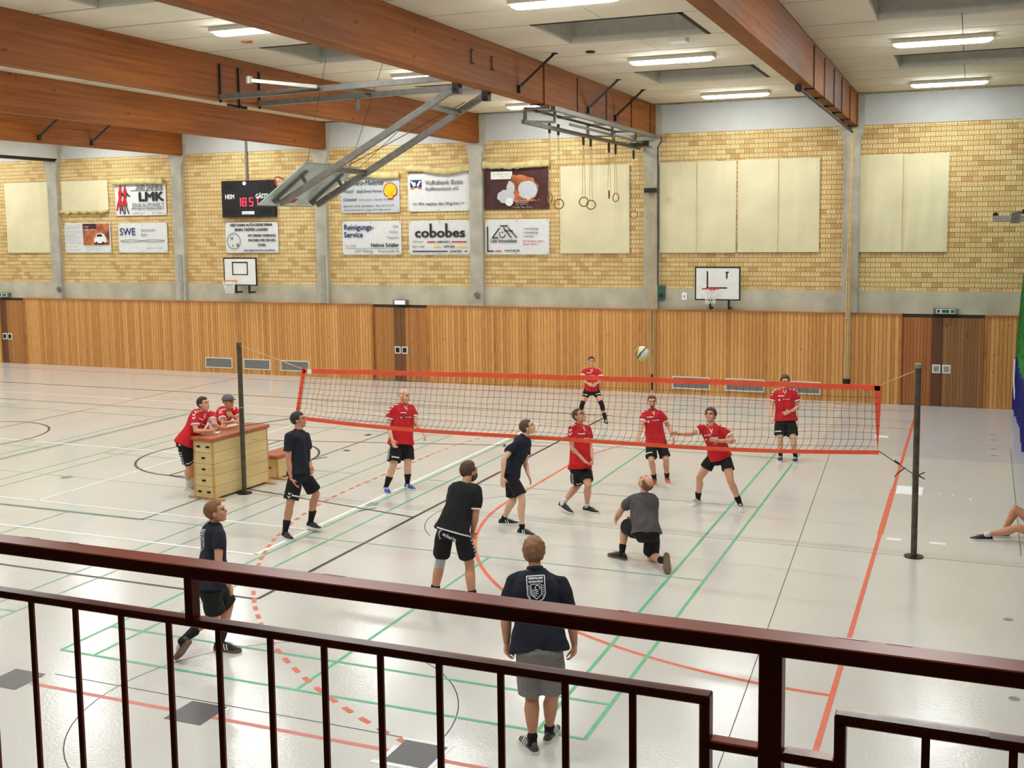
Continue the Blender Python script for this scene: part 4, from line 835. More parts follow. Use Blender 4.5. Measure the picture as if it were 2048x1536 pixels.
# vaulting boxes
def vbox(cx, cy, L, W, H, ns, rot, lb):
    t_ = thing('vaulting_box', (cx, cy, 0), lb, 'vaulting box', 'wooden vaulting boxes beside the net post'); R = Matrix.Rotation(rot, 4, 'Z'); O = V((cx, cy, 0))
    def put(bm): 
        for v in bm.verts: v.co = R @ v.co + O
        return bm
    hz = (H-.075-.04)/ns
    def hw(z): return W/2*(1-.06*z/H)
    def hl(z): return L/2*(1-.015*z/H)
    for k in range(ns):
        z0, z1 = .04+hz*k, .04+hz*(k+1)-.005; bm = B()
        vs = [bm.verts.new((sx*hw(z), sy*hl(z), z)) for z in (z0, z1) for sx, sy in ((-1, -1), (1, -1), (1, 1), (-1, 1))]
        for f in ((3, 2, 1, 0), (4, 5, 6, 7), (0, 1, 5, 4), (1, 2, 6, 5), (2, 3, 7, 6), (3, 0, 4, 7)): bm.faces.new([vs[i] for i in f])
        bevel(bm, .003, 1); sec = obj('box_section', put(bm), 'box_wood', t_)
        for sx in (-1, 1):
            for sy in (-1, 1):
                bm = B(); z = z0; bar(bm, (sx*(hw(z0)-.012), sy*(hl(z0)-.012), z0), (sx*(hw(z1)-.012), sy*(hl(z1)-.012), z1), .032); obj('corner_strip', put(bm), 'box_edge', sec)
        for sy in (-1, 1):
            for hx in ((-.1, .1) if (k in (0, ns-1) and ns > 1) else (0,)):
                bm = B(); zc = z0+hz*.5; yy = sy*(hl(zc)+.002)
                cyl(bm, (hx-.025, yy-.003, zc), (hx-.025, yy+.003, zc), .018, 12); cyl(bm, (hx+.025, yy-.003, zc), (hx+.025, yy+.003, zc), .018, 12); box(bm, hx-.025, hx+.025, yy-.003, yy+.003, zc-.018, zc+.018)
                obj('grip_hole', put(bm), 'iron', sec)
    for sy in (-1, 1):
        bm = B(); box(bm, -W/2-.16, W/2+.16, sy*(L/2-.05)-.04, sy*(L/2-.05)+.04, 0, .04); bevel(bm, .01, 2); obj('skid', put(bm), 'box_edge', t_)
    bm = B(); box(bm, -hw(H)-.04, hw(H)+.04, -hl(H)-.05, hl(H)+.05, H-.075, H); bevel(bm, .028, 4); obj('padded_top', put(bm), 'leather', t_, smooth=True)
    if ns > 2: bm = B(); [box(bm, hw(.9)+.001, hw(.9)+.004, .3+.03*k, .32+.03*k, .86, .875) for k in range(5)]; obj('burnt_mark', put(bm), 'box_edge', t_)
vbox(-10.92, -2.39, 1.44, .44, 1.09, 5, -.07, 'tall wooden five part vaulting box with brown padded top')
vbox(-10.82, -.97, .9, .4, .46, 1, -.06, 'low single part vaulting box with brown top behind the tall one')
for cx, cy, cz, rot, tilt, lb in ((-11.0, -2.72, 1.095, .4, 0, 'white paper sheet lying on the padded box top'), (-11.22, -2.5, 1.2, 1.0, 1.1, 'white paper held upright above the box by the leaning man')):
    bm = B(); box(bm, -.075, .075, -.105, .105, 0, .002); 
    for v in bm.verts: v.co = V((cx, cy, cz)) + Matrix.Rotation(rot, 3, 'Z') @ (Matrix.Rotation(tilt, 3, 'X') @ v.co)
    rebase(obj('paper_sheet', bm, 'paper', label=lb, cat='paper', group='paper sheets at the vaulting box'), (cx, cy, cz))
# volleyball
bm = B(); bmesh.ops.create_icosphere(bm, subdivisions=4, radius=.106); cb = V((-3.25, -2.9, 2.75))
for f in bm.faces:
    c = f.calc_center_median().normalized(); a = math.atan2(c.x+c.z*.5, c.y); k = int((a/PI+1)*6 + (1.5*c.z)) % 6
    f.material_index = 0 if k in (0, 2, 3) else (1 if k == 1 else 2)
    if abs(c.x-c.z*.8) < .16: f.material_index = 1
for v in bm.verts: v.co = v.co + cb
rebase(obj('volleyball', bm, ['ball_yellow', 'ball_blue', 'ball_white'], smooth=True, label='yellow, white and grey volleyball flying above the net', cat='ball'), cb)

# ================================================================== people

# joint positions of every player in hall coordinates (metres): pel, nek, head, hipL, hipR, shoL, shoR, elbL, elbR, wriL, wriR, tipL, tipR, kneL, kneR, ankL, ankR, toeL, toeR, F
JK = 'pel nek head hipL hipR shoL shoR elbL elbR wriL wriR tipL tipR kneL kneR ankL ankR toeL toeR F'.split()
POSE = {
  'R1': ((-11.366, -3.047, 0.966), (-11.195, -2.806, 1.478), (-11.131, -2.844, 1.61), (-11.369, -2.951, 0.966), (-11.363, -3.143, 0.966), (-11.171, -2.612, 1.404), (-11.197, -2.99, 1.446), (-10.986, -2.777, 1.247), (-11.121, -3.088, 1.18), (-11.039, -2.539, 1.15), (-10.985, -2.865, 1.149), (-10.996, -2.372, 1.142), (-10.982, -2.694, 1.136), (-11.488, -2.754, 0.538), (-11.42, -2.932, 0.518), (-11.615, -2.613, 0.085), (-11.59, -2.764, 0.085), (-11.561, -2.429, 0.03), (-11.403, -2.811, 0.03), (1, 0.027, 0)),
  'R2': ((-11.678, -1.871, 0.932), (-11.368, -1.901, 1.361), (-11.309, -1.926, 1.497), (-11.672, -1.776, 0.932), (-11.684, -1.966, 0.932), (-11.302, -1.699, 1.314), (-11.358, -2.072, 1.343), (-11.137, -1.858, 1.136), (-11.206, -2.238, 1.161), (-11.105, -2.08, 1.267), (-10.951, -2.231, 1.21), (-11.085, -2.229, 1.346), (-10.784, -2.266, 1.216), (-11.761, -1.674, 0.515), (-11.743, -1.842, 0.512), (-11.872, -1.645, 0.085), (-11.889, -1.827, 0.085), (-11.715, -1.538, 0.03), (-11.699, -1.832, 0.03), (0.998, -0.06, 0)),
  'B1': ((-8.197, -4.351, 0.949), (-8.248, -4.253, 1.563), (-8.259, -4.229, 1.72), (-8.216, -4.255, 0.949), (-8.177, -4.448, 0.949), (-8.255, -4.062, 1.459), (-8.279, -4.46, 1.515), (-8.192, -4.109, 1.1), (-8.253, -4.531, 1.158), (-8.019, -4.296, 1.012), (-8.191, -4.559, 0.896), (-7.904, -4.408, 0.937), (-8.094, -4.593, 0.751), (-8.085, -4.083, 0.558), (-8.195, -4.612, 0.52), (-8.177, -4.117, 0.12), (-8.297, -4.617, 0.085), (-7.992, -4.184, 0.065), (-8.127, -4.718, 0.03), (0.98, 0.2, 0)),
  'R3': ((-8.091, -1.37, 0.859), (-8.098, -1.255, 1.516), (-8.061, -1.279, 1.664), (-8.053, -1.281, 0.859), (-8.13, -1.46, 0.859), (-8.022, -1.085, 1.431), (-8.215, -1.442, 1.45), (-7.9, -1.175, 1.174), (-8.238, -1.557, 1.176), (-7.696, -1.289, 1.046), (-8.11, -1.655, 0.963), (-7.593, -1.359, 0.923), (-8.039, -1.684, 0.806), (-7.949, -1.393, 0.498), (-8.095, -1.649, 0.505), (-8.061, -1.224, 0.085), (-8.292, -1.584, 0.085), (-7.893, -1.324, 0.03), (-8.161, -1.729, 0.03), (0.917, -0.398, 0)),
  'R4': ((-7.12, 6.157, 0.762), (-7.139, 6.22, 1.278), (-7.149, 6.236, 1.43), (-7.039, 6.189, 0.762), (-7.201, 6.124, 0.762), (-6.985, 6.281, 1.216), (-7.293, 6.159, 1.22), (-6.869, 6.154, 1.011), (-7.286, 5.958, 1.044), (-6.917, 5.925, 0.957), (-7.091, 5.858, 0.947), (-6.94, 5.775, 0.918), (-6.963, 5.769, 0.929), (-6.817, 6.011, 0.446), (-7.283, 5.938, 0.433), (-6.736, 6.035, 0.085), (-7.417, 6.098, 0.085), (-6.65, 5.882, 0.03), (-7.381, 5.926, 0.03), (0.367, -0.93, 0)),
  'R5': ((-4.626, -1.743, 0.753), (-4.684, -1.638, 1.409), (-4.664, -1.669, 1.554), (-4.596, -1.653, 0.753), (-4.656, -1.833, 0.753), (-4.594, -1.454, 1.325), (-4.736, -1.806, 1.362), (-4.538, -1.499, 1.023), (-4.717, -1.864, 1.065), (-4.434, -1.707, 0.906), (-4.507, -1.84, 0.847), (-4.373, -1.837, 0.815), (-4.366, -1.932, 0.819), (-4.437, -1.901, 0.491), (-4.716, -1.593, 0.4), (-4.525, -1.701, 0.085), (-4.882, -1.855, 0.15), (-4.345, -1.761, 0.03), (-4.71, -1.93, 0.035), (0.949, -0.316, 0)),
  'R6': ((-4.019, 0.597, 0.746), (-4.104, 0.672, 1.319), (-4.097, 0.645, 1.459), (-3.937, 0.638, 0.746), (-4.1, 0.557, 0.746), (-3.958, 0.746, 1.251), (-4.234, 0.605, 1.25), (-3.808, 0.739, 1.006), (-4.226, 0.416, 1.047), (-3.684, 0.58, 0.861), (-4.224, 0.221, 0.893), (-3.649, 0.48, 0.738), (-4.188, 0.098, 0.793), (-3.798, 0.497, 0.463), (-4.014, 0.317, 0.467), (-3.84, 0.726, 0.085), (-4.021, 0.538, 0.085), (-3.759, 0.564, 0.03), (-3.984, 0.36, 0.03), (0.447, -0.894, 0)),
  'R7': ((-2.587, -0.679, 0.842), (-2.707, -0.748, 1.36), (-2.729, -0.726, 1.512), (-2.495, -0.651, 0.842), (-2.679, -0.706, 0.842), (-2.538, -0.732, 1.309), (-2.838, -0.749, 1.312), (-2.322, -0.825, 1.135), (-2.987, -0.991, 1.239), (-2.51, -1.008, 1.157), (-3.16, -1.187, 1.264), (-2.641, -1.11, 1.2), (-3.256, -1.326, 1.299), (-2.364, -0.871, 0.486), (-2.887, -0.808, 0.482), (-2.235, -0.731, 0.085), (-2.952, -0.631, 0.085), (-2.185, -0.917, 0.03), (-2.996, -0.818, 0.03), (0.285, -0.959, -0)),
  'R8': ((-2.14, 3.276, 0.82), (-2.188, 3.354, 1.398), (-2.17, 3.377, 1.544), (-2.05, 3.303, 0.82), (-2.23, 3.249, 0.82), (-2.013, 3.406, 1.349), (-2.336, 3.312, 1.338), (-1.899, 3.376, 1.063), (-2.411, 3.255, 1.066), (-2.03, 3.167, 0.991), (-2.395, 3.059, 0.901), (-2.145, 3.05, 0.955), (-2.363, 2.931, 0.797), (-1.965, 3.096, 0.482), (-2.211, 3.077, 0.471), (-1.942, 3.296, 0.085), (-2.232, 3.298, 0.085), (-1.93, 3.109, 0.03), (-2.215, 3.111, 0.03), (0.285, -0.959, -0)),
  'B2': ((-6.409, -8.676, 0.745), (-6.476, -8.517, 1.385), (-6.431, -8.54, 1.528), (-6.459, -8.594, 0.745), (-6.358, -8.758, 0.745), (-6.662, -8.398, 1.269), (-6.313, -8.646, 1.322), (-6.588, -8.533, 1.019), (-6.235, -8.77, 1.068), (-6.494, -8.558, 0.766), (-6.115, -8.772, 0.83), (-6.366, -8.65, 0.697), (-5.977, -8.857, 0.775), (-6.476, -8.324, 0.408), (-6.457, -8.586, 0.39), (-6.391, -8.595, 0.085), (-6.536, -9.023, 0.25), (-6.2, -8.579, 0.03), (-6.64, -8.998, 0.05), (0.852, 0.523, 0)),
  'B3': ((-4.53, -6.581, 0.999), (-4.435, -6.398, 1.526), (-4.437, -6.303, 1.646), (-4.627, -6.583, 0.999), (-4.433, -6.578, 0.999), (-4.597, -6.411, 1.442), (-4.298, -6.396, 1.45), (-4.682, -6.302, 1.18), (-4.28, -6.474, 1.153), (-4.738, -6.241, 0.928), (-4.363, -6.39, 0.915), (-4.686, -6.392, 0.86), (-4.28, -6.529, 0.85), (-4.756, -6.482, 0.554), (-4.372, -6.469, 0.566), (-4.825, -6.566, 0.085), (-4.269, -6.609, 0.085), (-4.895, -6.384, 0.03), (-4.318, -6.421, 0.03), (-0.027, 1, 0)),
  'B4': ((-5.267, -3.074, 0.876), (-5.111, -2.898, 1.416), (-5.061, -2.895, 1.557), (-5.294, -2.983, 0.876), (-5.24, -3.165, 0.876), (-5.137, -2.718, 1.28), (-5.178, -3.115, 1.329), (-5.152, -2.79, 0.996), (-5.271, -3.323, 1.149), (-5.028, -2.977, 0.865), (-5.272, -3.386, 0.897), (-4.954, -3.001, 0.713), (-5.258, -3.424, 0.731), (-5.274, -2.994, 0.422), (-5.027, -3.229, 0.529), (-5.498, -2.854, 0.085), (-5.01, -3.284, 0.085), (-5.318, -2.793, 0.03), (-4.824, -3.323, 0.03), (0.959, 0.285, 0)),
  'B5': ((-2.859, -4.048, 0.445), (-2.954, -3.838, 0.922), (-2.927, -3.856, 1.068), (-2.924, -4.117, 0.445), (-2.793, -3.979, 0.445), (-3.118, -3.936, 0.855), (-2.847, -3.762, 0.829), (-3.294, -3.858, 0.637), (-2.904, -3.636, 0.573), (-3.395, -3.676, 0.483), (-3.145, -3.728, 0.504), (-3.393, -3.846, 0.483), (-3.216, -3.876, 0.549), (-3.244, -3.807, 0.444), (-2.847, -3.864, 0.051), (-3.238, -3.948, 0.085), (-2.576, -4.186, 0.11), (-3.413, -3.872, 0.03), (-2.472, -4.397, 0.02), (-0.726, 0.688, 0)),
  'B6': ((-2.287, -9.45, 0.913), (-2.392, -9.276, 1.544), (-2.43, -9.208, 1.676), (-2.378, -9.486, 0.913), (-2.197, -9.415, 0.913), (-2.572, -9.347, 1.432), (-2.182, -9.193, 1.427), (-2.595, -9.473, 1.141), (-2.054, -9.265, 1.123), (-2.602, -9.442, 0.877), (-2.049, -9.206, 0.864), (-2.539, -9.591, 0.814), (-2.01, -9.355, 0.784), (-2.357, -9.468, 0.463), (-2.186, -9.42, 0.478), (-2.314, -9.573, 0.085), (-2.254, -9.326, 0.085), (-2.456, -9.44, 0.03), (-2.262, -9.132, 0.03), (-0.367, 0.93, 0)),
  'S': ((2.27, -1.15, 0.13), (2.52, -1.15, 0.62), (2.5, -1.15, 0.79), (2.25, -1.25, 0.13), (2.25, -1.05, 0.13), (2.5, -1.34, 0.56), (2.5, -0.96, 0.56), (2.66, -1.4, 0.31), (2.66, -0.9, 0.31), (2.74, -1.42, 0.06), (2.74, -0.88, 0.06), (2.9, -1.46, 0.02), (2.9, -0.84, 0.02), (1.87, -1.3, 0.22), (1.84, -1.08, 0.45), (1.47, -1.32, 0.085), (1.7, -1.06, 0.085), (1.3, -1.36, 0.1), (1.51, -1.1, 0.03), (-1, 0, 0)),
}
for k_, c_ in dict(skin=(222, 164, 130), skin_tan=(206, 146, 112), skin_pale=(232, 182, 150), hair_dark=(44, 34, 30), hair_brown=(84, 58, 42), hair_light=(140, 98, 62), hair_ginger=(128, 84, 54), shirt_red=(206, 30, 38), shirt_black=(26, 26, 28), shirt_navy=(22, 26, 40), shirt_grey=(88, 82, 82), shorts_black=(18, 17, 19), shorts_grey=(128, 126, 122), sock_black=(16, 16, 18), sock_white=(228, 226, 220), shoe_black=(24, 24, 26), shoe_blue=(38, 76, 160), shoe_navy=(34, 48, 96), shoe_white=(214, 208, 198), shoe_orange=(226, 96, 66), shoe_grey=(72, 74, 76), sole_white=(236, 234, 228), sole_brown=(120, 92, 70), lips=(176, 92, 84), eye=(40, 30, 28), brace=(186, 186, 188), cap_grey=(104, 96, 98), wristband=(70, 50, 40)).items():
    M[k_] = mat(k_, c_, .5 if k_.startswith(('skin', 'shoe')) else (.9 if k_[:4] in ('shir', 'shor', 'sock') else .6), var=.1 if k_.startswith('hair') else .05, vscale=30 if k_.startswith('hair') else 6, bump=.25 if k_.startswith(('hair',)) else (.12 if k_.startswith('sh') else 0), bscale=90 if k_.startswith('hair') else 30)

def ring(bm, c, s, u, a, b, n=16, ex=2.0):
    out = []
    for i in range(n):
        t_ = 2*PI*i/n; ca, sa = math.cos(t_), math.sin(t_)
        x = math.copysign(abs(ca)**(2/ex), ca)*a; y = math.copysign(abs(sa)**(2/ex), sa)*b
        out.append(bm.verts.new(c + s*x + u*y))
    return out
def skin_rings(bm, rings):
    n = len(rings[0])
    for r0, r1 in zip(rings, rings[1:]):
        for i in range(n): bm.faces.new((r0[i], r0[(i+1) % n], r1[(i+1) % n], r1[i]))
    bm.faces.new(rings[0][::-1]); bm.faces.new(rings[-1])
def loft(bm, secs, n=16, ex=2.0):
    """secs: (centre, side vector, front vector, half width, half depth)"""
    rings = [ring(bm, c, s, u, a, b, n, ex) for c, s, u, a, b in secs]; skin_rings(bm, rings)
def limb(bm, pts, n=12):
    """pts: (point, radius) - tapered tube with domed ends, sections turned with the path"""
    P = [V(p) for p, r in pts]; R = [r for p, r in pts]; secs = []
    T = [((P[min(i+1, len(P)-1)]-P[max(i-1, 0)]).normalized()) for i in range(len(P))]
    d, s, u = frame(T[0])
    def sec(c, t_, r):
        nonlocal s
        s = (s - t_*s.dot(t_)).normalized(); secs.append((c, s, t_.cross(s), r, r))
    for k in (.95, .6, .25): 
        q = math.sqrt(1-k*k)*R[0]; sec(P[0]-T[0]*R[0]*k, T[0], max(q, .001))
    for i in range(len(P)): sec(P[i], T[i], R[i])
    for k in (.25, .6, .95): 
        q = math.sqrt(1-k*k)*R[-1]; sec(P[-1]+T[-1]*R[-1]*k, T[-1], max(q, .001))
    loft(bm, secs, n)
def ell(bm, c, axes, radii, n=14, m_=9):
    c = V(c); rings = []
    for j in range(1, m_):
        ph = PI*j/m_-PI/2; rings.append([bm.verts.new(c + axes[0]*(radii[0]*math.cos(ph)*math.cos(2*PI*i/n)) + axes[1]*(radii[1]*math.cos(ph)*math.sin(2*PI*i/n)) + axes[2]*(radii[2]*math.sin(ph))) for i in range(n)])
    skin_rings(bm, rings)
def fuse(bm, voxel, smooth=3, keep=None):
    """union of the closed overlapping pieces into one continuous surface, then relaxed"""
    bmesh.ops.recalc_face_normals(bm, faces=bm.faces)
    me = bpy.data.meshes.new('tmp'); bm.to_mesh(me); bm.free(); o = bpy.data.objects.new('tmp', me); C.objects.link(o)
    md = o.modifiers.new('r', 'REMESH'); md.mode = 'VOXEL'; md.voxel_size = voxel; md.adaptivity = 0
    dg = bpy.context.evaluated_depsgraph_get(); dg.update(); r = bpy.data.meshes.new_from_object(o.evaluated_get(dg))
    bpy.data.objects.remove(o); bpy.data.meshes.remove(me)
    n = len(r.vertices); co = np.empty(n*3); r.vertices.foreach_get('co', co); co = co.reshape(-1, 3)
    e = np.empty(len(r.edges)*2, dtype=np.int64); r.edges.foreach_get('vertices', e); e = e.reshape(-1, 2)
    deg = np.bincount(e.ravel(), minlength=n).astype(float)[:, None]; deg[deg == 0] = 1
    wt = np.ones((n, 1))*.55
    if keep:
        for c, rad, k in keep:
            wt[np.linalg.norm(co-np.array(c), axis=1) < rad] = k
    for _ in range(smooth):
        acc = np.zeros_like(co)
        for k in range(3):
            acc[:, k] = np.bincount(e[:, 0], weights=co[e[:, 1], k], minlength=n)+np.bincount(e[:, 1], weights=co[e[:, 0], k], minlength=n)
        co = co+wt*(acc/deg-co)
    return r, co
def finish(r, co):
    r.vertices.foreach_set('co', co.ravel()); r.update()
    r.polygons.foreach_set('use_smooth', [True]*len(r.polygons)); return r
def folds(r, co, amp, seed, sc=(7, 7, 3.5)):
    r.vertices.foreach_set('co', co.ravel()); r.update(); n = len(co); no = np.empty(n*3); r.vertices.foreach_get('normal', no); no = no.reshape(-1, 3)
    d = np.array([noise.noise(V((c[0]*sc[0]+seed, c[1]*sc[1], c[2]*sc[2]+2*noise.noise(V(c)*3)))) for c in co.tolist()])[:, None]
    return co + no*d*amp
def bvh_of(me):
    return BVHTree.FromPolygons([v.co.copy() for v in me.vertices], [tuple(p.vertices) for p in me.polygons])
def project(bm, tree, O, U, W, lift=.004, reach=.3):
    """lays a flat pattern (x along U, y along W) onto the cloth surface"""
    N = U.cross(W).normalized(); bad = 0
    for v in bm.verts:
        v_z = v.co.z; p = O + U*v.co.x + W*v.co.y; h = tree.ray_cast(p+N*reach, -N, reach*1.9)
        q = h[0] if h[0] is not None else tree.find_nearest(p)[0]
        v.co = q + N*(lift+v_z)
    return bm
def strip(pts, wd, closed=False, n=4):
    """ribbon along a 2-D polyline, subdivided so that it can follow a surface"""
    bm = B(); P = []
    for a, b in zip(pts, pts[1:]):
        P += [(a[0]+(b[0]-a[0])*k/n, a[1]+(b[1]-a[1])*k/n) for k in range(n)]
    P.append(pts[-1]); prev = None
    for i, p in enumerate(P):
        a, b = V(P[max(i-1, 0)]), V(P[min(i+1, len(P)-1)]); d = (b-a).normalized(); nrm = V((-d.y, d.x))*wd/2
        cur = (bm.verts.new((p[0]+nrm.x, p[1]+nrm.y, 0)), bm.verts.new((p[0]-nrm.x, p[1]-nrm.y, 0)))
        if prev: bm.faces.new((prev[0], prev[1], cur[1], cur[0]))
        prev = cur
    return bm
def patch(w_, h_, n=6):
    bm = B(); bmesh.ops.create_grid(bm, x_segments=n, y_segments=max(2, n//2), size=.5)
    for v in bm.verts: v.co.x *= w_; v.co.y *= h_
    return bm
def chev(s):      # a chevron pointing to -y
    bm = B(); pts = [(-.5, .45), (0, -.1), (.5, .45), (.5, .05), (0, -.5), (-.5, .05)]; vs = []
    rows = [(-.5, .45, .05), (-.25, .175, -.225), (0, -.1, -.5), (.25, .175, -.225), (.5, .45, .05)]
    prev = None
    for x, a, b in rows:
        cur = (bm.verts.new((x*s, a*s, 0)), bm.verts.new((x*s, b*s, 0)))
        if prev: bm.faces.new((prev[0], prev[1], cur[1], cur[0]))
        prev = cur
    return bm
def perp(v, d): return (v - d*v.dot(d)).normalized()
ZV = V((0, 0, 1))

def person(key, label, H=1.8, fat=1.0, look=None, pitch=0., skin='skin', hair='hair_dark', style='short', shirt='shirt_red', shorts='shorts_black', sock='sock_black', sockh=.16, shoe='shoe_black', sole='sole_white', kit=True, female=False, short_len=.85, collar=True, extra=(), voxel=.0068, crest=False, sleeve=.6, kit_shorts=None, stripes=None, open_hand=0.):
    kit_shorts = kit if kit_shorts is None else kit_shorts
    J = {k: V(p) for k, p in zip(JK, POSE[key])}; k = H/1.8
    base = (J['ankL']+J['ankR'])/2; base = V((base.x, base.y, 0.0))
    F0 = J['F']; hs = (J['hipL']-J['hipR']).normalized(); ss = (J['shoL']-J['shoR']).normalized()
    P, N = J['pel'], J['nek']; ax = (N-P).normalized()
    def fr(t_):        # torso frame: side, front
        s = perp((hs*(1-t_)+ss*t_), ax); return s, s.cross(ax)
    _, fchest = fr(1.)
    Lt = (N-P).length
    def tsec(t_, w_, d_, off=0.):
        s, f = fr(max(0, min(1, t_))); return (P+ax*(Lt*t_)+f*off, s, f, w_*k, d_*k)
    fw = fat; sw = (J['shoL']-J['shoR']).length/2/k; sw = max(.15, min(.2, sw))
    belly = .02*(fat-1)*8
    TS = [(-.17, .08, .07, 0), (-.1, .13*fw, .095*fw, -.005), (0, .152*fw, .108*fw, -.004), (.15, .158*fw, .112*fw, belly*.4), (.33, .142*fw, .10*fw, belly), (.52, .15*fw, .106*fw, .01+belly*.6), (.7, .163*fw, .112*fw, .012), (.84, .168, .102*fw, .004), (.93, .13, .08, -.004), (1.0, .075, .066, 0)]
    if female: TS = [(a, b*(.93 if a > .2 else 1), c, d) for a, b, c, d in TS]
    # ---- body
    bm = B(); loft(bm, [tsec(*q) for q in TS], 20, 2.3)
    hd = (J['head']-N).normalized(); limb(bm, [(N-ax*.04, .062*k), (N+hd*.05*k, .055*k), (J['head']-hd*.03*k, .055*k)])
    look = look or 0.; Fl = Matrix.Rotation(math.radians(look), 3, 'Z') @ V((F0.x, F0.y, 0)).normalized()
    sd = ZV.cross(Fl).normalized(); Hf = (Matrix.Rotation(-math.radians(pitch), 3, sd) @ Fl).normalized(); Hu = Hf.cross(sd).normalized()
    HC = J['head']+V((0, 0, .0)); hk = 1.06*k**.5
    def hp(x, y, z): return HC + sd*(x*hk) + Hf*(y*hk) + Hu*(z*hk)
    A3 = (sd, Hf, Hu)
    def he(b, c, r): ell(b, hp(*c), A3, [q*hk for q in r])
    he(bm, (0, -.012, .028), (.074, .094, .088)); he(bm, (0, .022, -.03), (.06, .07, .075)); he(bm, (0, .045, -.075), (.04, .042, .038)); he(bm, (0, .068, -.092), (.022, .02, .02))
    he(bm, (0, .074, .034), (.05, .017, .013)); he(bm, (0, .088, -.055), (.025, .011, .013))
    for s in (1, -1): he(bm, (s*.078, -.004, -.006), (.009, .02, .031)); he(bm, (s*.038, .062, -.02), (.022, .02, .022))
    limb(bm, [(hp(0, .088, .02), .008*hk), (hp(0, .104, -.012), .0125*hk), (hp(0, .102, -.022), .014*hk)], 8)
    for S, sg in (('L', 1), ('R', -1)):
        hip, kn, an = J['hip'+S], J['kne'+S], J['ank'+S]; toe = J['toe'+S]
        th = (kn-hip).normalized(); sh = (an-kn).normalized(); back = -perp(F0, sh) if abs(F0.dot(sh)) < .95 else perp(ZV, sh)*-1
        b2 = (kn-(hip+an)/2); back = -perp(b2, sh) if b2.length > .06 else back
        limb(bm, [(hip+th*.0, .08*fw*k), (hip.lerp(kn, .3), .084*fw*k), (hip.lerp(kn, .65), .074*fw**.6*k), (hip.lerp(kn, .9), .062*fw**.5*k), (kn, .059*fw**.4*k), (kn.lerp(an, .12), .055*fw**.4*k), (kn.lerp(an, .3)+back*.015, .062*fw**.5*k), (kn.lerp(an, .55)+back*.009, .051*fw**.5*k), (kn.lerp(an, .8), .037*k), (an, .035*k)], 14)
        fd = (toe-an).normalized(); limb(bm, [(an, .034*k), (an+fd*.035*k, .026*k)])
        sh_, el, wr, tp = J['sho'+S], J['elb'+S], J['wri'+S], J['tip'+S]
        limb(bm, [(N-ax*.06*k, .044*k), (N.lerp(sh_, .5)-ax*.04*k, .044*k), (sh_-ax*.012*k, .042*k)])
        af = fw**.5*(.86 if female else 1)
        limb(bm, [(sh_-ax*.012*k, .042*k*af), (sh_.lerp(el, .35), .05*k*af), (sh_.lerp(el, .75), .045*k*af), (el, .040*k*af), (el.lerp(wr, .22), .045*k*af), (el.lerp(wr, .6), .036*k*af), (wr, .027*k), (wr+(tp-wr)*.12, .025*k)], 12)
        # hand: palm + four fingers of different lengths + thumb leaving the side of the palm
        hd_ = (tp-wr).normalized(); towards = perp((P+ax*Lt*.3)-wr, hd_) if ((P+ax*Lt*.3)-wr).length > .05 else perp(F0, hd_)
        pn = towards; wv = hd_.cross(pn).normalized()
        thumb_dir = F0*.8+ZV*.3
        if wv.dot(thumb_dir) < 0: wv = -wv
        hk_ = k*1.03; w0 = wr+hd_*.012
        loft(bm, [(w0, wv, pn, .026*hk_, .02*hk_), (w0+hd_*.03*hk_, wv, pn, .036*hk_, .017*hk_), (w0+hd_*.065*hk_, wv, pn, .042*hk_, .015*hk_), (w0+hd_*.092*hk_, wv, pn, .041*hk_, .012*hk_)], 12, 2.6)
        curl = .55-open_hand
        for fi, (off, ln) in enumerate(((.030, .072), (.010, .08), (-.010, .074), (-.030, .058))):
            r0 = w0+hd_*.088*hk_+wv*off*hk_; d1 = (hd_*math.cos(curl*.5)+pn*math.sin(curl*.5)+wv*off*3).normalized(); d2 = (hd_*math.cos(curl*1.4)+pn*math.sin(curl*1.4)+wv*off*3).normalized(); d3 = (hd_*math.cos(curl*2.2)+pn*math.sin(curl*2.2)+wv*off*3).normalized()
            p1 = r0+d1*ln*.45*hk_; p2 = p1+d2*ln*.32*hk_; p3 = p2+d3*ln*.23*hk_
            limb(bm, [(r0-hd_*.012, .0092*hk_), (p1, .0088*hk_), (p2, .0082*hk_), (p3, .0074*hk_)], 8)
        t0 = w0+hd_*.03*hk_+wv*.03*hk_; td = (wv*.75+hd_*.6+pn*.25).normalized(); t1 = t0+td*.036*hk_; t2 = t1+(hd_*.85+wv*.3+pn*.3).normalized()*.032*hk_
        limb(bm, [(t0-td*.01, .013*hk_), (t1, .0105*hk_), (t2, .0085*hk_)], 8)
    keep = [(tuple(J['head']), .16, .22)]+[(tuple((J['wri'+S]+J['tip'+S])/2), .14, .1) for S in 'LR']
    r, co = fuse(bm, voxel, 4, keep); finish(r, co)
    body = obj('person', r, skin, label=label, cat='person'); rebase(body, base)
    # ---- face details
    for s in (1, -1):
        e = B(); ell(e, hp(s*.029, .083, .012), A3, (.0125*hk, .006*hk, .0065*hk), 8, 6); obj('eye', e, 'eye', body)
        e = B(); limb(e, [(hp(s*.014, .093, .03), .0035), (hp(s*.032, .09, .035), .004), (hp(s*.05, .076, .03), .003)], 6); obj('eyebrow', e, hair if style != 'bald' else 'hair_light', body)
    e = B(); ell(e, hp(0, .0975, -.053), A3, (.02*hk, .005*hk, .0055*hk), 8, 6); obj('lips', e, 'lips', body)
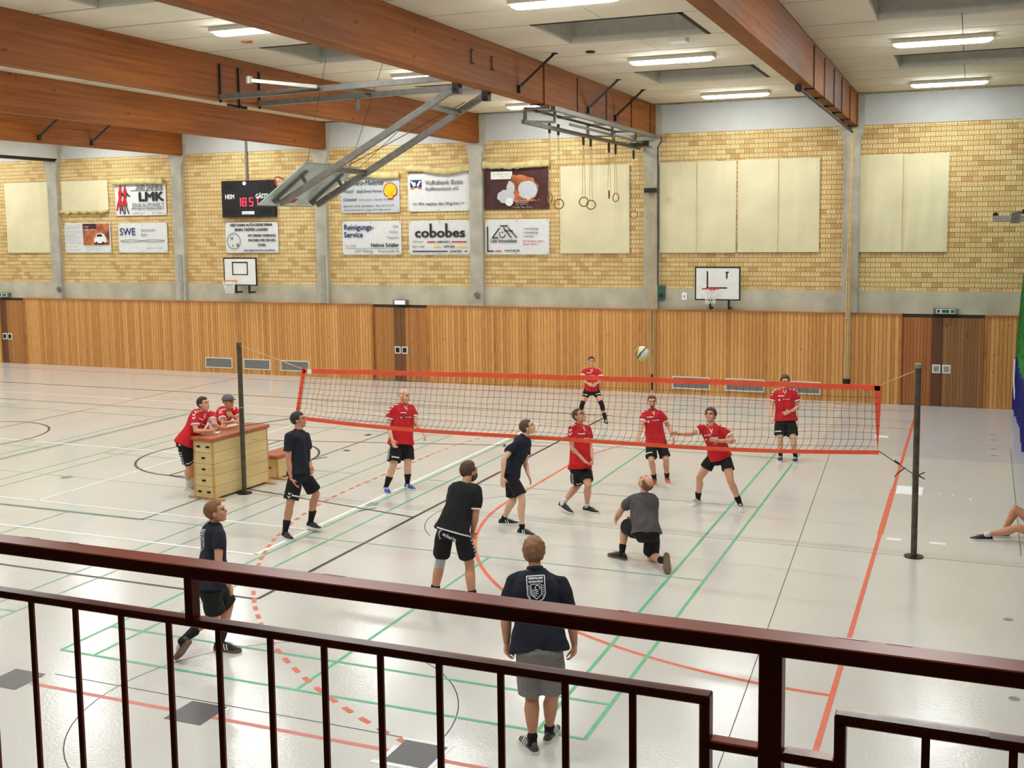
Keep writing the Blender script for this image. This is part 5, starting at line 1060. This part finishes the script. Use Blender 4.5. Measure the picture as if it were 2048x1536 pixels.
    # ---- hair
    if style != 'bald':
        e = B(); bmesh.ops.create_icosphere(e, subdivisions=4, radius=1)
        th = dict(short=.009, crop=.004, medium=.017, long=.009, cap=.012, thin=.005, top=.010)[style]*(1.45 if key == 'B6' else 1)
        for v in e.verts:
            d = v.co.normalized(); x, y, z = d.x*.075, -.012+d.y*.095, .028+d.z*.09
            zl = .062+.012*abs(d.x) if y > .035 else (.01 if y > .0 else (-.02 if y > -.03 else -.062))
            if style == 'medium': zl = .066 if y > .045 else (.03 if y > .02 else (-.008 if y > -.02 else -.072))
            if style == 'long': zl = .070 if y > .045 else (.045 if y > .025 else (.012 if y > -.01 else -.07))
            zl += .013*noise.noise(V((d.x*7+H*3, d.y*4, d.z*2))); m_ = max(0., min(1., (z-zl)/(.03 if th > .012 else .02)+.5)); m_ = m_*m_*(3-2*m_)
            if style == 'thin' and z > .075 and y < .06: m_ *= .0
            nz = noise.noise(V((d.x*4, d.y*4, d.z*4+H)))*.5+noise.noise(V((d.x*14, d.y*14, d.z*3)))*.16
            tt = th*(1+nz*(1.0 if th > .01 else .5))*(1.5 if (style == 'top' and z > .085) else 1)
            g = 1+(tt*m_-.014*(1-m_))/.085; v.co = hp(x*g, -.012+(y+.012)*g, .028+(z-.028)*g)
        obj('hair', e, hair, body, smooth=True)
        if style == 'long': e = B(); ell(e, hp(0, -.115, .02), A3, (.03, .03, .035)); limb(e, [(hp(0, -.12, .01), .022), (hp(0, -.125, -.06), .018), (hp(.01, -.11, -.12), .008)]); obj('ponytail', e, hair, body, smooth=True)
    if 'beard' in extra or 'goatee' in extra:
        e = B(); bmesh.ops.create_icosphere(e, subdivisions=4, radius=1)
        for v in e.verts:
            d = v.co.normalized(); x, y, z = d.x*.062, .024+d.y*.074, -.045+d.z*.075
            m_ = 1 if (z < -.035 and y > -.01 and (abs(x) < .025 or 'beard' in extra)) else 0
            if z > -.062 and abs(x) < .018 and y > .07: m_ = 0
            g = 1+(.006 if m_ else -.012)/.07; v.co = hp(x*g, .024+(y-.024)*g, -.045+(z+.045)*g)
        obj('beard', e, hair, body, smooth=True)
    if 'glasses' in extra:
        e = B()
        for s in (1, -1): torus(e, hp(s*.031, .098, .01), .02*hk, .0022, Hf, 18, 5); path(e, [hp(s*.05, .095, .012), hp(s*.077, .07, .015), hp(s*.08, -.005, .008)], .0022, 5)
        path(e, [hp(-.011, .1, .013), hp(.011, .1, .013)], .0022, 5); obj('glasses', e, 'ink', body)
    if 'cap' in extra:
        e = B(); bmesh.ops.create_icosphere(e, subdivisions=4, radius=1)
        for v in e.verts:
            d = v.co.normalized(); zz = max(d.z, -.12); v.co = hp(d.x*.094, -.012+d.y*.115, .044+zz*.098)
        cp = obj('cap', e, 'cap_grey', body, smooth=True)
        e = B(); n = 10; rr = []
        for i in range(n+1):
            a = -.95+1.9*i/n; rr.append([e.verts.new(hp(math.sin(a)*q, -.012+math.cos(a)*q*1.22+o_, .045+h_)) for q, o_, h_ in ((.085, 0, 0), (.10, .035, -.002), (.10, .035, -.007), (.085, 0, -.008))])
        for a, b in zip(rr, rr[1:]):
            for j in range(4): e.faces.new((a[j], a[(j+1) % 4], b[(j+1) % 4], b[j]))
        e.faces.new(rr[0][::-1]); e.faces.new(rr[-1]); bmesh.ops.recalc_face_normals(e, faces=e.faces); obj('cap_peak', e, 'ink', cp)
    # ---- shirt
    bm = B(); g = .016
    hem = -.06 if key != 'R1' else -.1
    SS = [(hem, .2*fw+.012, .142*fw+.012, belly*.3), (hem+.025, .2*fw+.012, .14*fw+.012, belly*.3), (.08, .178*fw+g, .128*fw+g, belly*.3), (.33, .162*fw+g, .115*fw+g, belly), (.55, .160*fw+g, .112*fw+g, .01+belly*.6), (.72, .17*fw+g, .115*fw+g, .01), (.85, .172+g, .106*fw+g, .004), (.94, .135+g, .083+g, -.004), (1.0, .086, .078, 0)]
    loft(bm, [tsec(*q) for q in SS], 24, 2.3)
    for S in 'LR':
        sh_, el = J['sho'+S], J['elb'+S]
        limb(bm, [(N-ax*.05*k, .062*k), (N.lerp(sh_, .55)-ax*.025*k, .066*k), (sh_-ax*.008*k, .064*k)])
        d_, s_, u_ = frame(el-sh_); loft(bm, [(sh_+d_*.0, s_, u_, .06*k, .06*k), (sh_.lerp(el, .3), s_, u_, .07*k*fw**.4, .07*k*fw**.4), (sh_.lerp(el, sleeve), s_, u_, .069*k*fw**.4, .069*k*fw**.4)], 16)
    r, co = fuse(bm, voxel*1.15, 3); co = folds(r, co, .026 if shirt in ('shirt_grey', 'shirt_navy', 'shirt_black') else .02, len(label)*1.7+H); finish(r, co)
    shirt_o = obj('shirt', r, shirt, body); tree = bvh_of(r)
    tri = 'paper'
    for S, sg in (('L', 1), ('R', -1)):
        sh_, el = J['sho'+S], J['elb'+S]; d_ = (el-sh_).normalized(); ad = perp(d_, d_) if False else d_
        if kit or 'cuff' in extra:
            c0 = sh_.lerp(el, sleeve-.03); d_, s_, u_ = frame(el-sh_); e = B(); q = .0725*k*fw**.4
            loft(e, [(c0, s_, u_, q, q), (c0+d_*.018, s_, u_, q, q)], 20); obj('cuff_band', e, tri, shirt_o)
        if kit:
            sp = (sh_-N); out = perp(sp, ax)*.35 if False else None
            for q in range(4):
                if q < 2: c0 = N.lerp(sh_, .58+.36*q)-ax*.02; dr = (sh_-N).normalized(); nrm = perp(ax+sp.normalized()*.35+(V((mw[0][3], mw[1][3], mw[2][3]))-c0).normalized()*.3, dr)
                else: c0 = sh_.lerp(el, .06+.2*(q-2)); dr = d_; nrm = perp(sp.normalized()+ax*.5+(V((mw[0][3], mw[1][3], mw[2][3]))-c0).normalized()*.35, dr)
                W_ = -dr; U_ = W_.cross(nrm).normalized()
                obj('chevron', project(chev(.058*k), tree, c0, U_, W_, .003, .2), tri, shirt_o)
    if collar:
        s_, f_ = fr(1.); c0 = N+hd*.005*k; e = B(); nn_ = 20; rr = []
        for i in range(nn_):
            a = 2*PI*i/nn_; fdrop = -.018*max(0, math.sin(a)); o_ = s_*math.cos(a)+f_*math.sin(a)
            rr.append([e.verts.new(c0+o_*q*k+ax*(z_+fdrop)*k) for q, z_ in ((.082, -.02), (.068, .022), (.062, .02), (.07, -.02))])
        for i in range(nn_):
            a, b = rr[i], rr[(i+1) % nn_]
            for j in range(4): e.faces.new((a[j], a[(j+1) % 4], b[(j+1) % 4], b[j]))
        bmesh.ops.recalc_face_normals(e, faces=e.faces); obj('collar', e, shirt if not kit else 'shirt_red', shirt_o, smooth=True)
    if kit and J['F'].dot(V((0, -1, 0))) > -.3:
        s_, f_ = fr(1.); c0 = P+ax*Lt*.98+f_*.02
        for sg in (1, -1):
            e = project(strip([(sg*.035*k, .01), (sg*.004, -.075*k)], .010), tree, c0, -(s_*-1), ax, .004, .25); obj('neck_trim', e, tri, shirt_o)
        e = project(strip([(0, -.045*k), (0, -.10*k)], .02), tree, c0, s_, ax, .0035, .25); obj('neck_trim', e, 'skin', shirt_o)
        # U must point to the viewer's right so that the writing reads correctly: that is the wearer's left
        U_ = s_; c1 = P+ax*Lt*.76-s_*.075*k
        e = text_bm('hummel', .036, 'CENTER', .002); obj('chest_lettering', project(e, tree, c1, U_, ax, .004, .3), tri, shirt_o)
        c1 = P+ax*Lt*.65; e = text_bm('LBS Immobilien', .022, 'CENTER', .001); obj('sponsor_lettering', project(e, tree, c1+s_*.02, U_, ax, .004, .3), tri, shirt_o)
        obj('sponsor_mark', project(patch(.028, .028), tree, c1-s_*.12*k-ax*.005, U_, ax, .004, .3), tri, shirt_o)
    if crest:
        s_, f_ = fr(.85); U_ = -s_; c1 = P+ax*Lt*.74; z0 = .0
        def pr(b, m_, nm, lift=.004): obj(nm, project(b, tree, c1, U_, ax, lift, .3), m_, shirt_o)
        w2, h1, h2 = .078, .115, .115
        pr(strip([(-w2, h1), (w2, h1), (w2, -.05), (w2*.75, -.085), (0, -h2), (-w2*.75, -.085), (-w2, -.05), (-w2, h1)], .008), 'paper', 'crest_outline')
        for s_t, yy in (('FREIWILLIGE', .085), ('FEUERWEHR', .055)):
            e = text_bm(s_t, .026, 'CENTER', .0012, 0, .86); 
            for v in e.verts: v.co.y += yy
            pr(e, 'paper', 'crest_lettering')
        pr(strip([(-.045, .042), (.045, .042), (.045, -.045), (0, -.085), (-.045, -.045), (-.045, .042)], .006), 'paper', 'crest_frame')
        for q in range(4):
            yy = -.008-.016*q; pr(strip([(-.042+.012*j, yy+.005*math.sin(j*1.9)) for j in range(6 if q < 3 else 5)], .006, n=2), 'paper', 'crest_wave')
        pr(strip([(.012+.02*math.cos(a), .008+.024*math.sin(a)) for a in [PI*1.3-.45*j for j in range(11)]], .007, n=1), 'paper', 'crest_scroll')
        for sg in (1, -1):
            for q in range(7):
                e = strip([(sg*.052, .03-.017*q), (sg*.069, .03-.017*q)], .006, n=1); pr(e, 'paper', 'crest_side_letter')
    # ---- shorts
    bm = B(); loft(bm, [tsec(-.24, .12*fw, .10*fw, 0), tsec(-.1, .165*fw+.01, .122*fw+.01, -.008), tsec(-.02, .166*fw+.006, .12*fw+.006, 0), tsec(.04, .155*fw, .108*fw, 0)], 20, 2.3)
    for S in 'LR':
        hip, kn = J['hip'+S], J['kne'+S]; d_, s_, u_ = frame(kn-hip)
        loft(bm, [(hip+d_*.02, s_, u_, .092*fw*k, .092*fw*k), (hip.lerp(kn, .4), s_, u_, .106*fw*k, .106*fw*k), (hip.lerp(kn, short_len), s_, u_, .108*fw**.6*k, .108*fw**.6*k)] if not female else [(hip-d_*.03, s_, u_, .1*k, .1*k), (hip.lerp(kn, .3), s_, u_, .096*k, .096*k), (hip.lerp(kn, short_len), s_, u_, .079*k, .079*k)], 18)
    r, co = fuse(bm, voxel*1.15, 3); co = folds(r, co, .014, len(label)*2.3, (8, 8, 3)); finish(r, co)
    sho = obj('shorts', r, shorts, body); tree = bvh_of(r)
    if kit_shorts:
        for S, sg in (('L', 1), ('R', -1)):
            hip, kn = J['hip'+S], J['kne'+S]; d_ = (kn-hip).normalized(); nrm = perp(hs*sg, d_)
            W_ = -d_; U_ = W_.cross(nrm).normalized(); n0 = 6 if kit_shorts is True else 2
            for q in range(n0):
                tq = short_len-.06-.105*q; obj('chevron', project(chev(.042*k), tree, hip.lerp(kn, tq), U_, W_, .003, .25), tri, sho)
            if S == 'R' or female:
                nf = perp(F0*.8+hs*sg*.5, d_); U_ = W_.cross(nf).normalized()
                e = text_bm('hummel', .04, 'CENTER', .0025); obj('leg_lettering', project(e, tree, hip.lerp(kn, short_len-.1), U_, W_, .003, .25), tri, sho)
    if 'aciuris' in extra:
        s_, f_ = fr(0); U_ = -s_; c1 = P-ax*.085
        e = text_bm('aciuris', .066, 'CENTER', .0012); 
        for v in e.verts: v.co = V((v.co.x*math.cos(-.2)-v.co.y*math.sin(-.2), v.co.x*math.sin(-.2)+v.co.y*math.cos(-.2), v.co.z))
        obj('seat_lettering', project(e, tree, c1+U_*.03-ax*.03, U_, ax, .003, .3), tri, sho)
        for q in range(9):
            a = PI*(.62+.075*q); e = strip([(.055*math.cos(a), .055*math.sin(a)), (.082*math.cos(a), .082*math.sin(a))], .007, n=1); obj('ray_mark', project(e, tree, c1-U_*.05-ax*.02, U_, ax, .003, .3), tri, sho)
        c0 = tsec(-.035, .195*fw+.016, .142*fw+.018); e = B(); a_ = tsec(-.063, .195*fw+.014, .142*fw+.016); loft(e, [a_, c0], 32, 2.3); obj('shirt_hem_band', e, tri, shirt_o)
    # ---- knee wear
    for nm, S, mm, a0, a1 in [x for x in extra if isinstance(x, tuple)]:
        hip, kn, an = J['hip'+S], J['kne'+S], J['ank'+S]
        def lp(t_): return hip.lerp(kn, 1+t_) if t_ < 0 else kn.lerp(an, t_)
        e = B(); limb(e, [(lp(a0), .069*k), (lp(a0*.5), .065*k), (kn, .063*k), (lp(a1*.5), .062*k), (lp(a1), .058*k)], 14); r, co = fuse(e, .008, 2); finish(r, co); obj(nm, r, mm, body)
    # ---- socks and shoes
    for S in 'LR':
        kn, an, toe = J['kne'+S], J['ank'+S], J['toe'+S]; up_ = (kn-an).normalized()
        e = B(); limb(e, [(an-up_*.02, .041*k), (an+up_*.03, .04*k), (an+up_*sockh*.6*k, (.041+.05*sockh)*k), (an+up_*sockh*k, (.041+.1*sockh)*k)], 14); obj('sock', e, sock, body, smooth=True)
        d = (toe-an).normalized()
        if an.z < .1 and toe.z < .12: f = V((d.x, d.y, 0)).normalized(); u_ = ZV.copy()
        else:
            u0 = perp(ZV if abs(d.z) < .9 else -F0, d); f = d*math.cos(.28)+u0*math.sin(.28); u_ = u0*math.cos(.28)-d*math.sin(.28)
            if key == 'B5' and S == 'R': u0 = perp(up_, d); f = d*math.cos(.28)+u0*math.sin(.28); u_ = u0*math.cos(.28)-d*math.sin(.28)
        s_ = f.cross(u_); O = an-u_*min(.085, .085)
        def sp(x, y, z): return O+f*((x+.005)*k*1.1)+s_*(y*k*1.1)+u_*(z*k)
        prof = [(-.078, .012, .05), (-.07, .027, .075), (-.045, .036, .098), (-.01, .039, .108), (.03, .041, .104), (.07, .044, .084), (.12, .048, .066), (.165, .047, .052), (.2, .038, .042), (.218, .018, .034)]
        e = B(); rings = []
        for x, w_, h_ in prof:
            rings.append([e.verts.new(sp(x, w_*cx_*(1 if cz_ < .6 else .72), .016+(h_-.016)*cz_)) for cx_, cz_ in ((-.8, 0), (-1, .25), (-.9, .65), (-.5, .95), (0, 1), (.5, .95), (.9, .65), (1, .25), (.8, 0), (0, 0))])
        skin_rings(e, rings); bmesh.ops.recalc_face_normals(e, faces=e.faces); so = obj('shoe', e, shoe, body, smooth=True)
        e = B(); out_ = [(-.082, .014), (-.07, .031), (-.04, .038), (.02, .039), (.08, .045), (.14, .051), (.18, .047), (.212, .032), (.226, .012)]
        lo = [e.verts.new(sp(x, w_, 0)) for x, w_ in out_]+[e.verts.new(sp(x, -w_, 0)) for x, w_ in out_[::-1]]
        hi = [e.verts.new(sp(x, w_, .03)) for x, w_ in out_]+[e.verts.new(sp(x, -w_, .03)) for x, w_ in out_[::-1]]
        e.faces.new(lo); e.faces.new(hi[::-1]); n = len(lo)
        for i in range(n): e.faces.new((lo[i], hi[i], hi[(i+1) % n], lo[(i+1) % n]))
        bmesh.ops.recalc_face_normals(e, faces=e.faces); obj('sole', e, sole, so)
        stree = None
        for q in range(3):
            x = .085+.022*q; e = B()
            p = [sp(x-.012, -.028, .088-.012*q*.5), sp(x, 0, .094-.18*(x-.07)), sp(x-.012, .028, .088-.012*q*.5)]; path(e, p, .0032, 5); obj('lace', e, 'paper' if shoe in ('shoe_blue', 'shoe_navy') else ('shoe_grey' if shoe != 'shoe_grey' else 'paper'), so)
        if stripes:
            for sg in (1, -1):
                for q in range(3 if stripes == 3 else 2):
                    x = .03+.03*q; e = B(); p = [sp(x+.012, sg*.047, .03), sp(x, sg*.0435, .055), sp(x-.01, sg*.031, .085)]; path(e, p, .0062, 5); obj('side_stripe', e, 'paper', so)
    return body

person('R1', 'man in red shirt leaning with both forearms on the tall vaulting box, dark short hair', 1.82, look=0, pitch=8, skin='skin', hair='hair_dark', sock='sock_white', shoe='shoe_white')
person('R2', 'person in red shirt and grey cap leaning on the vaulting box, hand at chin', 1.8, look=-5, pitch=2, skin='skin_tan', hair='hair_dark', style='crop', extra=('cap',), female=True)
person('B1', 'tall man in navy polo shirt walking right past the net post, dark hair', 1.87, 1.02, look=10, pitch=8, skin='skin_tan', hair='hair_dark', shirt='shirt_navy', kit=False, kit_shorts=2, shoe='shoe_black')
person('R3', 'bald heavy man in red shirt with blue shoes behind the left half of the net', 1.85, 1.16, look=15, pitch=0, skin='skin_pale', style='bald', shoe='shoe_blue', sockh=.2, stripes=2)
person('R4', 'woman in red shirt with black knee pads crouching far behind the net', 1.66, .98, look=5, pitch=0, skin='skin', hair='hair_brown', style='long', shoe='shoe_grey', female=True, short_len=.5, extra=(('knee_pad', 'L', 'sock_black', -.3, .3), ('knee_pad', 'R', 'sock_black', -.3, .3)))
person('R5', 'man in red shirt with glasses looking up just behind the net, one heel raised', 1.8, 1.06, look=5, pitch=30, skin='skin', hair='hair_brown', style='crop', sock='sock_white', sockh=.05, shoe='shoe_black', extra=('glasses',), short_len=.78)
person('R6', 'man in red shirt with goatee standing behind the net, orange and white shoes', 1.72, 1.0, look=-8, pitch=2, skin='skin', hair='hair_brown', style='crop', shoe='shoe_orange', sockh=.1, extra=('goatee',))
person('R7', 'young man in red shirt in a wide stance with arms spread, dark tousled hair', 1.82, .95, look=-20, pitch=18, skin='skin', hair='hair_brown', style='medium', shoe='shoe_white', sockh=.12, short_len=.55, open_hand=.2, kit_shorts=False)
person('R8', 'man in red shirt standing behind the right end of the net, face behind the band', 1.78, 1.1, look=0, pitch=0, skin='skin_pale', hair='hair_brown', style='medium', shoe='shoe_navy', sockh=.1)
person('B2', 'man in navy polo with white crest striding behind the railing at lower left', 1.82, 1.02, look=0, pitch=12, skin='skin_tan', hair='hair_ginger', style='short', shirt='shirt_navy', kit=False, crest=True, shoe='shoe_black', sole='sole_brown', stripes=3)
person('B3', 'man in black shirt bending forward, grey knee sleeve on left leg', 1.84, 1.03, look=-30, pitch=5, skin='skin_tan', hair='hair_brown', style='top', shirt='shirt_black', kit=False, kit_shorts=True, collar=False, sock='sock_black', extra=('beard', 'cuff', 'aciuris', ('knee_sleeve', 'L', 'brace', -.4, .42)), short_len=.8, sleeve=.72)
person('B4', 'man in navy polo leaning forward near the net with arms hanging', 1.8, .97, look=5, pitch=22, skin='skin_pale', hair='hair_brown', style='short', shirt='shirt_navy', kit=False, sockh=.05, shoe='shoe_black', short_len=.85, stripes=1, open_hand=.2)
person('B5', 'man in grey shirt kneeling on one knee and looking up at the ball', 1.8, 1.06, look=15, pitch=48, skin='skin', hair='hair_ginger', style='thin', shirt='shirt_grey', kit=False, collar=False, sole='sole_brown', sockh=.1, short_len=.85, extra=(('wrist_band', 'R', 'sock_black', -.001, .001),)[:0])
person('B6', 'broad man in navy polo with white back crest and grey shorts nearest the railing', 1.84, 1.2, look=0, pitch=5, skin='skin_tan', hair='hair_light', style='medium', shirt='shirt_navy', kit=False, crest=True, shorts='shorts_grey', short_len=.95, shoe='shoe_grey', stripes=3, sockh=.05, voxel=.0058, sleeve=.8)
person('S', 'person sitting on the floor at the right edge with bare legs stretched out', 1.78, 1.0, look=0, pitch=0, skin='skin_tan', hair='hair_brown', shirt='shirt_black', kit=False, collar=False, sock='sock_white', sockh=.02, short_len=.4)
